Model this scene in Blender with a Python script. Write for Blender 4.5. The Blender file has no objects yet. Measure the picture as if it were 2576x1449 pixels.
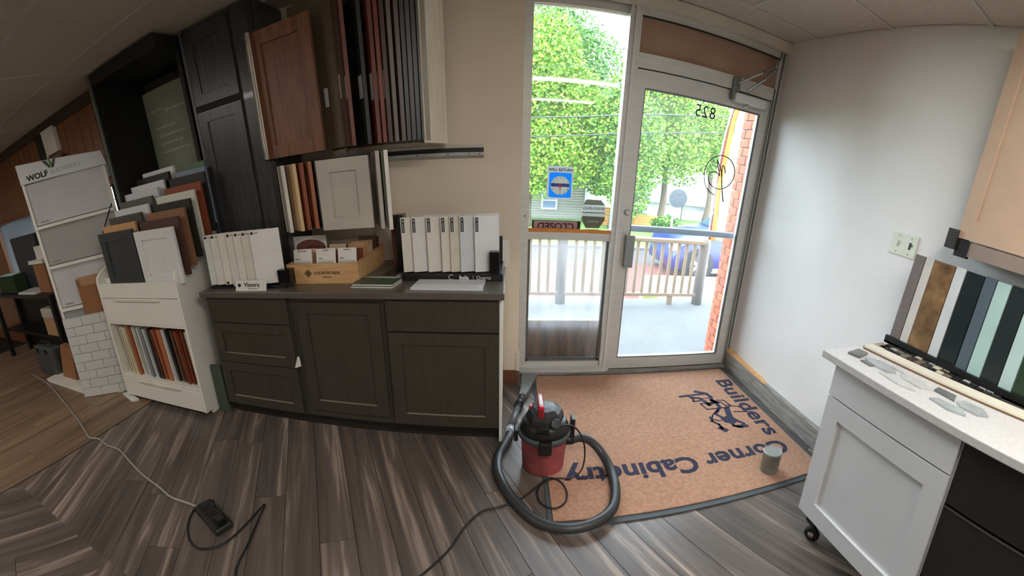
import bpy, bmesh, math, random
from mathutils import Vector, Matrix
rnd = random.Random(7)
sc = bpy.context.scene
COL = sc.collection

# ------------------------------------------------------------------ camera (wide cylindrical lens, pitched down)
YAW, PITCH, ROLL, FV, YOFF = -0.0131, 0.32984, -0.01313, 1031.13, -28.6
FU = FV * 1.06
CAM_H = 1.538
cd = bpy.data.cameras.new('camera')
cam = bpy.data.objects.new('camera', cd)
COL.objects.link(cam)
sc.camera = cam
cd.type = 'PANO'
cd.panorama_type = 'CENTRAL_CYLINDRICAL'
cd.central_cylindrical_range_u_min = -1288 / FU
cd.central_cylindrical_range_u_max = 1288 / FU
cd.central_cylindrical_range_v_min = -(724.5 + YOFF) / FV
cd.central_cylindrical_range_v_max = (724.5 - YOFF) / FV
cd.central_cylindrical_radius = 1.0
cd.clip_start = 0.02
cd.clip_end = 200


def _axis(x, y, z):
    cr, sr = math.cos(ROLL), math.sin(ROLL)
    x, y = cr * x - sr * y, sr * x + cr * y
    cp, sp = math.cos(PITCH), math.sin(PITCH)
    X, Y, Z = x, z * cp - y * sp, -y * cp - z * sp
    cy, sy = math.cos(YAW), math.sin(YAW)
    return (X * cy - Y * sy, X * sy + Y * cy, Z)


_r, _u, _b = _axis(1, 0, 0), _axis(0, -1, 0), _axis(0, 0, -1)
cam.matrix_world = Matrix(((_r[0], _u[0], _b[0], 0), (_r[1], _u[1], _b[1], 0), (_r[2], _u[2], _b[2], CAM_H), (0, 0, 0, 1)))

# ------------------------------------------------------------------ light and exposure
world = bpy.data.worlds.new('World')
sc.world = world
world.use_nodes = True
wn = world.node_tree
wn.nodes['Background'].inputs[0].default_value = (0.77, 0.885, 1.0, 1)
wn.nodes['Background'].inputs[1].default_value = 8.0
sd = bpy.data.lights.new('sun', 'SUN')
sd.energy = 2.0
sd.angle = 0.05
sd.color = (1.0, 0.95, 0.86)
sun = bpy.data.objects.new('sun', sd)
COL.objects.link(sun)
sun.rotation_euler = Vector((0.25, 1.0, -1.0)).to_track_quat('-Z', 'Y').to_euler()
sun.location = (0, -6, 8)
CEIL_LIGHT = 9.0      # watts of each fluorescent troffer (right-hand ones raised as fill for the right side)
sc.cycles.max_bounces = 6
sc.cycles.diffuse_bounces = 4
sc.cycles.glossy_bounces = 3
sc.cycles.transmission_bounces = 4
sc.cycles.transparent_max_bounces = 12
sc.cycles.caustics_reflective = False
sc.cycles.caustics_refractive = False
sc.view_settings.view_transform = 'Standard'
sc.view_settings.look = 'None'
sc.view_settings.gamma = 1
sc.view_settings.use_curve_mapping = False
sc.view_settings.exposure = 0.9


# ------------------------------------------------------------------ helpers
def lin(c):
    out = []
    for v in c[:3]:
        v = v / 255.0
        out.append(v / 12.92 if v <= 0.04045 else ((v + 0.055) / 1.055) ** 2.4)
    return tuple(out) + (1,)


def newmat(name):
    m = bpy.data.materials.new(name)
    m.use_nodes = True
    nt = m.node_tree
    return m, nt, nt.nodes['Principled BSDF']


def M(name, c, rough=0.5, metal=0.0, var=0.08, scale=6.0, bump=0.0, bscale=60.0, coat=0.0, spec=0.5, stretch=(1, 1, 1), rand=0.0):
    m, nt, p = newmat(name)
    tc = nt.nodes.new('ShaderNodeTexCoord')
    mp = nt.nodes.new('ShaderNodeMapping')
    mp.inputs['Scale'].default_value = stretch
    nt.links.new(tc.outputs['Object'], mp.inputs[0])
    n = nt.nodes.new('ShaderNodeTexNoise')
    n.inputs['Scale'].default_value = scale
    n.inputs['Detail'].default_value = 2
    nt.links.new(mp.outputs[0], n.inputs['Vector'])
    r = nt.nodes.new('ShaderNodeValToRGB')
    l = lin(c)
    r.color_ramp.elements[0].position = 0.3
    r.color_ramp.elements[1].position = 0.7
    r.color_ramp.elements[0].color = tuple(v * (1 - var) for v in l[:3]) + (1,)
    r.color_ramp.elements[1].color = tuple(min(1, v * (1 + var)) for v in l[:3]) + (1,)
    nt.links.new(n.outputs[0], r.inputs[0])
    src = r.outputs[0]
    if rand:
        oi = nt.nodes.new('ShaderNodeObjectInfo')
        mr = nt.nodes.new('ShaderNodeMapRange')
        mr.inputs[3].default_value = 1 - rand
        mr.inputs[4].default_value = 1 + rand
        nt.links.new(oi.outputs['Random'], mr.inputs[0])
        hs = nt.nodes.new('ShaderNodeHueSaturation')
        nt.links.new(mr.outputs[0], hs.inputs['Value'])
        nt.links.new(src, hs.inputs['Color'])
        src = hs.outputs[0]
    nt.links.new(src, p.inputs['Base Color'])
    p.inputs['Roughness'].default_value = rough
    p.inputs['Metallic'].default_value = metal
    p.inputs['Coat Weight'].default_value = coat
    p.inputs['Specular IOR Level'].default_value = spec
    if bump:
        n2 = nt.nodes.new('ShaderNodeTexNoise')
        n2.inputs['Scale'].default_value = bscale
        n2.inputs['Detail'].default_value = 1
        nt.links.new(mp.outputs[0], n2.inputs['Vector'])
        b = nt.nodes.new('ShaderNodeBump')
        b.inputs['Strength'].default_value = bump
        b.inputs['Distance'].default_value = 0.004
        nt.links.new(n2.outputs[0], b.inputs['Height'])
        nt.links.new(b.outputs[0], p.inputs['Normal'])
    return m


def wood(name, c1, c2, stretch=(14, 14, 1), scale=3.0, rough=0.45, coat=0.0, rand=0.12, contrast=(0.3, 0.7), bump=0.15, mid=None):
    m, nt, p = newmat(name)
    tc = nt.nodes.new('ShaderNodeTexCoord')
    mp = nt.nodes.new('ShaderNodeMapping')
    mp.inputs['Scale'].default_value = stretch
    oi = nt.nodes.new('ShaderNodeObjectInfo')
    vm = nt.nodes.new('ShaderNodeVectorMath')
    vm.operation = 'SCALE'
    cx = nt.nodes.new('ShaderNodeCombineXYZ')
    for k in range(3):
        nt.links.new(oi.outputs['Random'], cx.inputs[k])
    nt.links.new(cx.outputs[0], vm.inputs[0])
    vm.inputs['Scale'].default_value = 37.0
    nt.links.new(tc.outputs['Object'], mp.inputs['Vector'])
    nt.links.new(vm.outputs[0], mp.inputs['Location'])
    n = nt.nodes.new('ShaderNodeTexNoise')
    n.inputs['Scale'].default_value = scale
    n.inputs['Detail'].default_value = 3
    n.inputs['Roughness'].default_value = 0.62
    n.inputs['Distortion'].default_value = 0.6
    nt.links.new(mp.outputs[0], n.inputs['Vector'])
    r = nt.nodes.new('ShaderNodeValToRGB')
    r.color_ramp.elements[0].position = contrast[0]
    r.color_ramp.elements[1].position = contrast[1]
    r.color_ramp.elements[0].color = lin(c1)
    r.color_ramp.elements[1].color = lin(c2)
    if mid:
        e = r.color_ramp.elements.new(mid[0])
        e.color = lin(mid[1])
    nt.links.new(n.outputs[0], r.inputs[0])
    mr = nt.nodes.new('ShaderNodeMapRange')
    mr.inputs[3].default_value = 1 - rand
    mr.inputs[4].default_value = 1 + rand
    nt.links.new(oi.outputs['Random'], mr.inputs[0])
    hs = nt.nodes.new('ShaderNodeHueSaturation')
    nt.links.new(mr.outputs[0], hs.inputs['Value'])
    nt.links.new(r.outputs[0], hs.inputs['Color'])
    nt.links.new(hs.outputs[0], p.inputs['Base Color'])
    p.inputs['Roughness'].default_value = rough
    p.inputs['Coat Weight'].default_value = coat
    if bump:
        b = nt.nodes.new('ShaderNodeBump')
        b.inputs['Strength'].default_value = bump
        b.inputs['Distance'].default_value = 0.002
        nt.links.new(n.outputs[0], b.inputs['Height'])
        nt.links.new(b.outputs[0], p.inputs['Normal'])
    return m


def emis(name, c, s):
    m = bpy.data.materials.new(name)
    m.use_nodes = True
    nt = m.node_tree
    nt.nodes.clear()
    e = nt.nodes.new('ShaderNodeEmission')
    e.inputs[0].default_value = lin(c)
    e.inputs[1].default_value = s
    o = nt.nodes.new('ShaderNodeOutputMaterial')
    nt.links.new(e.outputs[0], o.inputs[0])
    return m


def glass(name, film=0.06, tint=(0.96, 0.985, 0.98), streak=False):
    """thin pane: clear transmission, a little mirror, and a translucent film for dust and painted glare haze"""
    m = bpy.data.materials.new(name)
    m.use_nodes = True
    nt = m.node_tree
    nt.nodes.clear()
    t = nt.nodes.new('ShaderNodeBsdfTransparent')
    t.inputs[0].default_value = tint + (1,)
    g = nt.nodes.new('ShaderNodeBsdfGlossy')
    g.inputs['Roughness'].default_value = 0.02
    d = nt.nodes.new('ShaderNodeBsdfTranslucent')
    d.inputs[0].default_value = (0.9, 0.92, 0.95, 1)
    fr = nt.nodes.new('ShaderNodeFresnel')
    fr.inputs[0].default_value = 1.3
    m1 = nt.nodes.new('ShaderNodeMixShader')
    m2 = nt.nodes.new('ShaderNodeMixShader')
    nt.links.new(fr.outputs[0], m1.inputs[0])
    nt.links.new(t.outputs[0], m1.inputs[1])
    nt.links.new(g.outputs[0], m1.inputs[2])
    tc = nt.nodes.new('ShaderNodeTexCoord')
    n = nt.nodes.new('ShaderNodeTexNoise')
    n.inputs['Scale'].default_value = 2.2
    n.inputs['Detail'].default_value = 3
    mp = nt.nodes.new('ShaderNodeMapping')
    mp.inputs['Scale'].default_value = (9, 1, 1) if streak else (1, 1, 1)
    nt.links.new(tc.outputs['Object'], mp.inputs[0])
    nt.links.new(mp.outputs[0], n.inputs['Vector'])
    r = nt.nodes.new('ShaderNodeMapRange')
    r.inputs[1].default_value = 0.3
    r.inputs[2].default_value = 0.7
    r.inputs[3].default_value = film * 0.6
    r.inputs[4].default_value = film * 1.4
    nt.links.new(n.outputs[0], r.inputs[0])
    nt.links.new(r.outputs[0], m2.inputs[0])
    nt.links.new(m1.outputs[0], m2.inputs[1])
    nt.links.new(d.outputs[0], m2.inputs[2])
    o = nt.nodes.new('ShaderNodeOutputMaterial')
    nt.links.new(m2.outputs[0], o.inputs[0])
    return m


def bx(bm, x0, y0, z0, x1, y1, z1, mtx=None):
    x0, x1 = min(x0, x1), max(x0, x1)
    y0, y1 = min(y0, y1), max(y0, y1)
    z0, z1 = min(z0, z1), max(z0, z1)
    vs = [bm.verts.new(v) for v in ((x0, y0, z0), (x1, y0, z0), (x1, y1, z0), (x0, y1, z0), (x0, y0, z1), (x1, y0, z1), (x1, y1, z1), (x0, y1, z1))]
    for f in ((0, 3, 2, 1), (4, 5, 6, 7), (0, 1, 5, 4), (1, 2, 6, 5), (2, 3, 7, 6), (3, 0, 4, 7)):
        bm.faces.new([vs[i] for i in f])
    if mtx is not None:
        bmesh.ops.transform(bm, matrix=mtx, verts=vs)
    return vs


def boxes(*bs):
    bm = bmesh.new()
    for b in bs:
        bx(bm, *b)
    return bm


def bev(bm, w, seg=2):
    bmesh.ops.bevel(bm, geom=list(bm.edges), offset=w, segments=seg, profile=0.5, affect='EDGES')
    return bm


def rbox(x0, y0, z0, x1, y1, z1, w=0.004, seg=2):
    bm = bmesh.new()
    bx(bm, x0, y0, z0, x1, y1, z1)
    return bev(bm, w, seg)


def prism(pts, axis, a, b):
    """pts: 2D outline; axis 'X': (y,z), 'Y': (x,z), 'Z': (x,y); extruded from a to b"""
    bm = bmesh.new()

    def P3(p, t):
        return {'X': (t, p[0], p[1]), 'Y': (p[0], t, p[1]), 'Z': (p[0], p[1], t)}[axis]
    va = [bm.verts.new(P3(p, a)) for p in pts]
    vb = [bm.verts.new(P3(p, b)) for p in pts]
    bm.faces.new(va)
    bm.faces.new(vb[::-1])
    n = len(pts)
    for i in range(n):
        bm.faces.new((va[i], vb[i], vb[(i + 1) % n], va[(i + 1) % n]))
    bmesh.ops.recalc_face_normals(bm, faces=bm.faces)
    return bm


def lathe(prof, seg=32, c=(0, 0, 0), bm=None):
    bm = bm or bmesh.new()
    rings = []
    for r, z in prof:
        rings.append([bm.verts.new((c[0] + r * math.cos(2 * math.pi * i / seg), c[1] + r * math.sin(2 * math.pi * i / seg), c[2] + z)) for i in range(seg)])
    for a, b in zip(rings, rings[1:]):
        for i in range(seg):
            bm.faces.new((a[i], a[(i + 1) % seg], b[(i + 1) % seg], b[i]))
    bm.faces.new(rings[0][::-1])
    bm.faces.new(rings[-1])
    return bm


def spline(pts, n=8):
    P = [Vector(p) for p in pts]
    P = [P[0] * 2 - P[1]] + P + [P[-1] * 2 - P[-2]]
    out = []
    for i in range(1, len(P) - 2):
        p0, p1, p2, p3 = P[i - 1:i + 3]
        for k in range(n):
            t = k / n
            out.append(0.5 * ((2 * p1) + (-p0 + p2) * t + (2 * p0 - 5 * p1 + 4 * p2 - p3) * t * t + (-p0 + 3 * p1 - 3 * p2 + p3) * t ** 3))
    out.append(P[-2].copy())
    return out


def resample(path, step):
    out = [path[0]]
    acc = 0.0
    for a, b in zip(path, path[1:]):
        L = (b - a).length
        pos = step - acc
        while pos <= L:
            out.append(a.lerp(b, pos / L))
            pos += step
        acc = (acc + L) % step
    return out


def tube(path, r, seg=10, bm=None, rib=0.0):
    bm = bm or bmesh.new()
    P = [Vector(p) for p in path]
    up = Vector((0, 0, 1))
    rings = []
    nrm = None
    for i, p in enumerate(P):
        t = (P[min(i + 1, len(P) - 1)] - P[max(i - 1, 0)]).normalized()
        if nrm is None:
            nrm = t.cross(up)
            if nrm.length < 1e-3:
                nrm = t.cross(Vector((1, 0, 0)))
        nrm = (nrm - t * nrm.dot(t)).normalized()
        bn = t.cross(nrm)
        rr = (r[i] if isinstance(r, (list, tuple)) else r) * (1 - (rib if i % 2 else 0))
        rings.append([bm.verts.new(p + (nrm * math.cos(2 * math.pi * k / seg) + bn * math.sin(2 * math.pi * k / seg)) * rr) for k in range(seg)])
    for a, b in zip(rings, rings[1:]):
        for k in range(seg):
            bm.faces.new((a[k], b[k], b[(k + 1) % seg], a[(k + 1) % seg]))
    bm.faces.new(rings[0])
    bm.faces.new(rings[-1][::-1])
    bmesh.ops.recalc_face_normals(bm, faces=bm.faces)
    return bm


def obj(name, bm, mat, parent=None, smooth=False, loc=None, rot=None):
    """one mesh object; bm is in world space unless loc/rot are given, the parent only carries it"""
    if isinstance(bm, bpy.types.Mesh):
        me = bm
    else:
        me = bpy.data.meshes.new(name)
        bm.to_mesh(me)
        bm.free()
    if mat is not None and not me.materials:
        me.materials.append(mat)
    if smooth:
        for f in me.polygons:
            f.use_smooth = True
    o = bpy.data.objects.new(name, me)
    COL.objects.link(o)
    if loc is not None:
        o.location = loc
    if rot is not None:
        o.rotation_euler = rot
    if parent is not None:
        o.parent = parent
        o.matrix_parent_inverse = parent_world(parent).inverted()
    return o


_pw = {}


def parent_world(o):
    m = o.matrix_basis.copy()
    if o.parent is not None:
        m = parent_world(o.parent) @ o.matrix_parent_inverse @ m
    return m


def local(name, bm, mat, parent, smooth=False, loc=(0, 0, 0), rot=(0, 0, 0)):
    """a part built in its parent's own space"""
    o = obj(name, bm, mat, None, smooth, loc, rot)
    o.parent = parent
    return o


def tag(o, label, cat, group=None):
    o['label'] = label
    o['category'] = cat
    if group:
        o['group'] = group
    return o


def thing(name, label, cat, loc=(0, 0, 0), rotz=0.0, group=None):
    o = bpy.data.objects.new(name, None)
    o.empty_display_size = 0.05
    COL.objects.link(o)
    o.location = loc
    o.rotation_euler = (0, 0, rotz)
    return tag(o, label, cat, group)


def struct(o):
    o['kind'] = 'structure'
    return o


def stuff(o):
    o['kind'] = 'stuff'
    return o


def textmesh(body, size, ext=0.0006, align='CENTER', bold=0.0, spacing=1.0, shear=0.0):
    c = bpy.data.curves.new('lettering', 'FONT')
    c.body = body
    c.size = size
    c.extrude = ext
    c.align_x = align
    c.align_y = 'CENTER'
    c.offset = bold
    c.space_character = spacing
    c.shear = shear
    c.resolution_u = 3
    o = bpy.data.objects.new('lettering', c)
    COL.objects.link(o)
    dg = bpy.context.evaluated_depsgraph_get()
    me = bpy.data.meshes.new_from_object(o.evaluated_get(dg))
    bpy.data.objects.remove(o)
    bpy.data.curves.remove(c)
    me.name = 'lettering'
    return me


def lettering(body, size, mat, parent, loc, rot, align='CENTER', bold=0.0, spacing=1.0, mirror=False, name='lettering', sx=1.0):
    """writing on a thing, placed in world space. rot (pi/2,0,0) faces -Y"""
    me = textmesh(body, size, 0.0006, align, bold, spacing)
    if mirror or sx != 1.0:
        me.transform(Matrix.Diagonal((-sx if mirror else sx, 1, 1, 1)))
        if mirror:
            me.flip_normals()
    o = obj(name, me, mat, parent, False, loc, rot)
    return o


FRONT = (math.pi / 2, 0, 0)


def thin(name, c, trans=0.5):
    """thin printed plastic or paper that glows when lit from behind"""
    m = bpy.data.materials.new(name)
    m.use_nodes = True
    nt = m.node_tree
    nt.nodes.clear()
    d = nt.nodes.new('ShaderNodeBsdfDiffuse')
    t = nt.nodes.new('ShaderNodeBsdfTranslucent')
    n = nt.nodes.new('ShaderNodeTexNoise')
    n.inputs['Scale'].default_value = 30
    mx = nt.nodes.new('ShaderNodeMixRGB')
    l = lin(c)
    mx.inputs[1].default_value = l
    mx.inputs[2].default_value = tuple(v * .93 for v in l[:3]) + (1,)
    nt.links.new(n.outputs[0], mx.inputs[0])
    nt.links.new(mx.outputs[0], d.inputs[0])
    nt.links.new(mx.outputs[0], t.inputs[0])
    ms = nt.nodes.new('ShaderNodeMixShader')
    ms.inputs[0].default_value = trans
    nt.links.new(d.outputs[0], ms.inputs[1])
    nt.links.new(t.outputs[0], ms.inputs[2])
    o = nt.nodes.new('ShaderNodeOutputMaterial')
    nt.links.new(ms.outputs[0], o.inputs[0])
    return m

ORD = ['first', 'second', 'third', 'fourth', 'fifth', 'sixth', 'seventh', 'eighth', 'ninth', 'tenth', 'eleventh', 'twelfth', 'thirteenth', 'fourteenth',
       'fifteenth', 'sixteenth', 'seventeenth', 'eighteenth', 'nineteenth', 'twentieth', 'twenty-first', 'twenty-second', 'twenty-third', 'twenty-fourth']

# ------------------------------------------------------------------ materials
beige_paint = M('beige_paint', (220, 206, 186), 0.75, var=0.03, scale=3, bump=0.15, bscale=180)
white_paint = M('white_paint', (232, 230, 228), 0.7, var=0.03, scale=2, bump=0.2, bscale=160)
ceil_m = M('ceiling_tile_mineral', (200, 190, 176), 0.9, var=0.05, scale=30, bump=0.3, bscale=220)
ceil_bar = M('ceiling_bar_paint', (196, 192, 184), 0.6)
alu = M('brushed_aluminium', (208, 208, 204), 0.45, 0.15, var=0.05, scale=5, stretch=(1, 1, 8))
alu_dark = M('dull_aluminium', (120, 124, 124), 0.45, 0.5, var=0.06)
rubber = M('black_rubber', (22, 22, 22), 0.6)
black_pl = M('black_plastic', (24, 25, 26), 0.42)
black_gl = M('black_gloss', (12, 13, 15), 0.18, spec=0.6)
chrome = M('chrome', (200, 200, 205), 0.15, 1.0, var=0.02)
steel = M('galvanised_steel', (176, 178, 180), 0.38, 0.8, var=0.08, scale=12)
transom_m = M('brown_transom_board', (172, 140, 118), 0.75, var=0.08, scale=4)
cab_dark = wood('grey_brown_stain', (57, 53, 44), (67, 63, 54), (30, 30, 2), 2.0, 0.4, rand=0.03, bump=0.03)
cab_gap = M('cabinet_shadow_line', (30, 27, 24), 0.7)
top_m = M('grey_laminate', (92, 86, 80), 0.28, var=0.08, scale=40, spec=0.5)
white_lam = M('white_laminate', (232, 230, 220), 0.35, var=0.02)
white_gray = M('cool_white_paint', (214, 216, 218), 0.38, var=0.02)
tall_m = wood('charcoal_stained_oak', (44, 43, 43), (68, 68, 69), (26, 26, 2), 2.4, 0.3, coat=0.15, rand=0.04, bump=0.12)
tall_edge = M('charcoal_edge', (92, 94, 100), 0.35)
plank_m = wood('grey_plank', (84, 76, 71), (172, 154, 140), (0.45, 8, 4), 2.0, 0.32, rand=0.16, contrast=(0.38, 0.72), bump=0.04, mid=(0.57, (108, 97, 90)))
plank_b = wood('brown_plank', (104, 84, 66), (148, 122, 98), (0.5, 9, 4), 2.2, 0.45, rand=0.14, bump=0.08)
sub_m = M('underlay', (26, 22, 20), 0.9)
mat_m = M('rust_mat_pile', (180, 136, 110), 0.95, var=0.16, scale=60, bump=1.0, bscale=260)
mat_edge = M('mat_rubber', (74, 80, 84), 0.7)
ink = M('navy_mat_ink', (44, 44, 66), 0.95, var=0.15, bump=0.6, bscale=300)
print_black = M('print_black', (20, 20, 22), 0.6)
print_white = M('print_white', (226, 228, 230), 0.6)
paper = M('white_paper', (222, 220, 214), 0.6, var=0.02)
pine = wood('pine_board', (196, 150, 100), (224, 182, 132), (2, 14, 14), 2.5, 0.5, rand=0.05)
red_pl = M('red_plastic', (150, 32, 38), 0.5, var=0.25, scale=7)
red_hot = M('bright_red_plastic', (196, 30, 60), 0.35)
dust_red = M('dusty_red_drum', (158, 78, 78), 0.6, var=0.5, scale=7)
hose_m = M('charcoal_hose', (58, 60, 62), 0.42, var=0.1)
weather = wood('weathered_grey_wood', (96, 92, 86), (168, 164, 156), (2, 22, 22), 3.0, 0.8, rand=0.05, bump=0.5)
raw_pine = wood('raw_pine', (226, 170, 112), (240, 194, 142), (2, 14, 14), 2.5, 0.6)
brown_base = M('brown_vinyl_base', (104, 66, 48), 0.45)
clear_glass = glass('door_glass', 0.02)  # faint film paints glare haze over the view through the door
side_glass = glass('sidelight_glass', 0.01)
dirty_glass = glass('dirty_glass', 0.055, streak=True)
cream_frame = M('cream_paint', (214, 206, 190), 0.5)
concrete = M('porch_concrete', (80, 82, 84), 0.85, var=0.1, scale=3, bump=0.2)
rail_paint = M('tan_rail_paint', (128, 110, 86), 0.6)
post_wood = M('grey_post_wood', (104, 96, 90), 0.7, var=0.1)
brick_m = M('orange_brick', (164, 82, 50), 0.8, var=0.12, scale=14, rand=0.28, bump=0.4)
mortar = M('mortar', (150, 134, 118), 0.9)
grass_m = M('lawn_grass', (74, 112, 34), 0.9, var=0.25, scale=6)
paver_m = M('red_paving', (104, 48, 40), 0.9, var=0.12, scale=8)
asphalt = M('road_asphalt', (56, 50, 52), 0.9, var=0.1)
siding_m = M('pale_siding', (146, 146, 136), 0.7, var=0.03)
bldg_white = M('white_render', (176, 178, 178), 0.8)
roof_m = M('grey_shingle', (96, 102, 110), 0.85, var=0.15, scale=20)
bark = M('tree_bark', (88, 74, 60), 0.9, var=0.2, bump=0.6)
leaf_ms = [M('leaf_yellow_green', (112, 140, 30), 0.6, var=0.25, scale=3), M('leaf_green', (84, 128, 28), 0.6, var=0.25, scale=3), M('leaf_deep_green', (56, 104, 34), 0.6, var=0.25, scale=3)]
for _m in leaf_ms:
    _p = _m.node_tree.nodes['Principled BSDF']
    _p.inputs['Transmission Weight'].default_value = 0.0
fence_m = wood('fence_pine', (160, 104, 40), (180, 126, 62), (3, 3, 1), 4, 0.8)
car_blue = M('car_blue_paint', (22, 36, 104), 0.3, 0.0, coat=0.3, var=0.02)
car_glass = M('car_glass', (40, 60, 74), 0.08, var=0.02)
tyre = M('tyre_rubber', (28, 28, 30), 0.8)
flag_y = M('flag_yellow', (206, 156, 60), 0.8, var=0.04)
flag_w = M('flag_white', (190, 178, 158), 0.8, var=0.02)
flag_r = M('flag_red', (150, 50, 54), 0.8, var=0.04)
sign_back = M('sign_back_metal', (44, 52, 58), 0.5, 0.0)
wire_m = M('wire_black', (40, 44, 44), 0.6)
card_brown = M('kraft_cardboard', (150, 104, 70), 0.8, var=0.06)
card_tan = M('tan_cardboard', (176, 136, 100), 0.8, var=0.06)
wall_wood_m = wood('cedar_panelling', (108, 68, 42), (142, 94, 60), (30, 2, 1.2), 2.0, 0.28, rand=0.0, coat=0.25)
grey_case = M('grey_tool_case', (70, 74, 74), 0.55)
green_book = M('green_cover', (70, 88, 72), 0.4)
sage = M('sage_board', (150, 156, 138), 0.6)
chalk = M('faded_white_print', (186, 190, 176), 0.8)
blue_sign = M('sign_blue', (26, 112, 196), 0.5)
blue_pale = M('sign_pale_blue', (150, 178, 220), 0.5)
pink_hand = M('clock_hand_red', (214, 26, 74), 0.5)
tape_or = M('orange_wood_strip', (206, 132, 62), 0.6, var=0.12, scale=20)
stainless = M('stainless_plate', (150, 148, 144), 0.3, 0.85, var=0.04, stretch=(1, 1, 10))

# ------------------------------------------------------------------ room shell
CEIL = 2.5
YB = 2.63      # beige wall
YS = 2.82      # storefront
XR = 1.74      # right wall
XJ = 0.08      # edge of the beige wall at the storefront

floor = struct(obj('floor', boxes((-7.1, -3.6, -0.15, XR + 0.16, 2.9, -0.006)), sub_m))


def clip(poly, a, b, c):
    """keep a*x+b*y<=c"""
    out = []
    for i, p in enumerate(poly):
        q = poly[(i + 1) % len(poly)]
        dp, dq = a * p[0] + b * p[1] - c, a * q[0] + b * q[1] - c
        if dp <= 0:
            out.append(p)
        if dp * dq < 0:
            t = dp / (dp - dq)
            out.append((p[0] + (q[0] - p[0]) * t, p[1] + (q[1] - p[1]) * t))
    return out


def planks(region, ang, w, L, mat, seed):
    """planks along direction ang (from +Y, positive to +X), cut to the rectangle region"""
    x0, y0, x1, y1 = region
    r = random.Random(seed)
    d = Vector((math.sin(ang), math.cos(ang)))
    s = Vector((d.y, -d.x))
    cx, cy = (x0 + x1) / 2, (y0 + y1) / 2
    R = math.hypot(x1 - x0, y1 - y0) / 2
    i = -int(R / w) - 1
    while i * w < R + w:
        off = r.random() * L
        j = -int(R / L) - 2
        while j * L < R + L:
            a, b = j * L + off, (j + 1) * L + off
            g = 0.0012
            quad = [(u, v) for u, v in ((a + g, i * w + g), (b - g, i * w + g), (b - g, (i + 1) * w - g), (a + g, (i + 1) * w - g))]
            poly = [(cx + d.x * u + s.x * v, cy + d.y * u + s.y * v) for u, v in quad]
            for A, B, C in ((1, 0, x1), (-1, 0, -x0), (0, 1, y1), (0, -1, -y0)):
                poly = clip(poly, A, B, C)
                if len(poly) < 3:
                    break
            if len(poly) >= 3:
                ox, oy = cx + d.x * (a + b) / 2 + s.x * (i + .5) * w, cy + d.y * (a + b) / 2 + s.y * (i + .5) * w
                loc = [((p[0] - ox) * d.x + (p[1] - oy) * d.y, (p[0] - ox) * s.x + (p[1] - oy) * s.y) for p in poly]
                area = abs(sum(loc[k][0] * loc[(k + 1) % len(loc)][1] - loc[(k + 1) % len(loc)][0] * loc[k][1] for k in range(len(loc)))) / 2
                if area > 0.003:
                    # local frame: x along d, y along s (right-handed with -z): mirror y so that z stays up
                    loc = [(p[0], -p[1]) for p in loc]
                    bm = prism(loc, 'Z', -0.008, 0.0)
                    rot = math.atan2(d.y, d.x)
                    obj('plank', bm, mat, floor, False, (ox, oy, 0), (0, 0, rot))
            j += 1
        i += 1


planks((-2.405, 0.70, XR, 2.76), math.radians(-26), 0.15, 1.9, plank_m, 3)
planks((-1.5, -0.3, XR, 0.70), math.radians(-26), 0.15, 1.9, plank_m, 5)
planks((-2.405, -0.3, -1.5, 0.70), math.radians(23), 0.16, 0.9, plank_m, 8)
planks((-5.4, -0.3, -2.412, 2.34), 0.0, 0.17, 1.2, plank_b, 9)
struct(obj('trim_3', boxes((-2.413, 0.0, -0.004, -2.404, 2.34, 0.003)), M('floor_joint_strip', (70, 58, 48), 0.5)))
# worn sill strip between the mat and the storefront frame
struct(obj('trim_1', boxes((XJ + 0.01, 2.735, -0.004, XR - 0.04, 2.80, 0.012)), weather))

ceiling = struct(obj('ceiling', boxes((-7.1, -3.6, CEIL + 0.03, XR + 0.16, 2.95, CEIL + 0.35)), ceil_m))
tile_me = None
xs = [-6.06 + 1.22 * k for k in range(7)]
ys = [2.45 - 0.61 * k for k in range(10)]
for i, x in enumerate(xs):
    for j, y in enumerate(ys):
        if y - .61 < -2.7:
            continue
        w = min(x + 1.22, XR) - x
        if tile_me is None or w < 1.2:
            bm = boxes((0.012, -0.598, 0, w - 0.012, -0.012, 0.018))
            o = obj('ceiling_tile', bm, ceil_m, ceiling, loc=(x, y, CEIL + 0.004))
            if w >= 1.2:
                tile_me = o.data
        else:
            obj('ceiling_tile', tile_me, None, ceiling, loc=(x, y, CEIL + 0.004))
for x in xs[1:]:
    obj('grid_bar', boxes((x - .012, -3.5, CEIL, x + .012, 2.45, CEIL + .006)), ceil_bar, ceiling)
for y in ys:
    obj('grid_bar', boxes((-7, y - .012, CEIL - .001, XR, y + .012, CEIL + .005)), ceil_bar, ceiling)
obj('border_tile', boxes((-2.45, 2.462, CEIL + .004, XR, 2.80, CEIL + .022)), ceil_m, ceiling)

struct(obj('wall_back', boxes((-2.46, YB, 0, XJ, YB + 0.26, CEIL + .1)), beige_paint))
struct(obj('wall_right', boxes((XR, -3.6, 0, XR + 0.16, 2.88, CEIL + .1)), white_paint))
struct(obj('wall_front', boxes((-7.1, -3.6, 0, XR, -3.5, CEIL + .1)), beige_paint))
struct(obj('wall_left', boxes((-7.1, -3.5, 0, -7.0, 2.35, CEIL + .1)), beige_paint))
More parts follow.
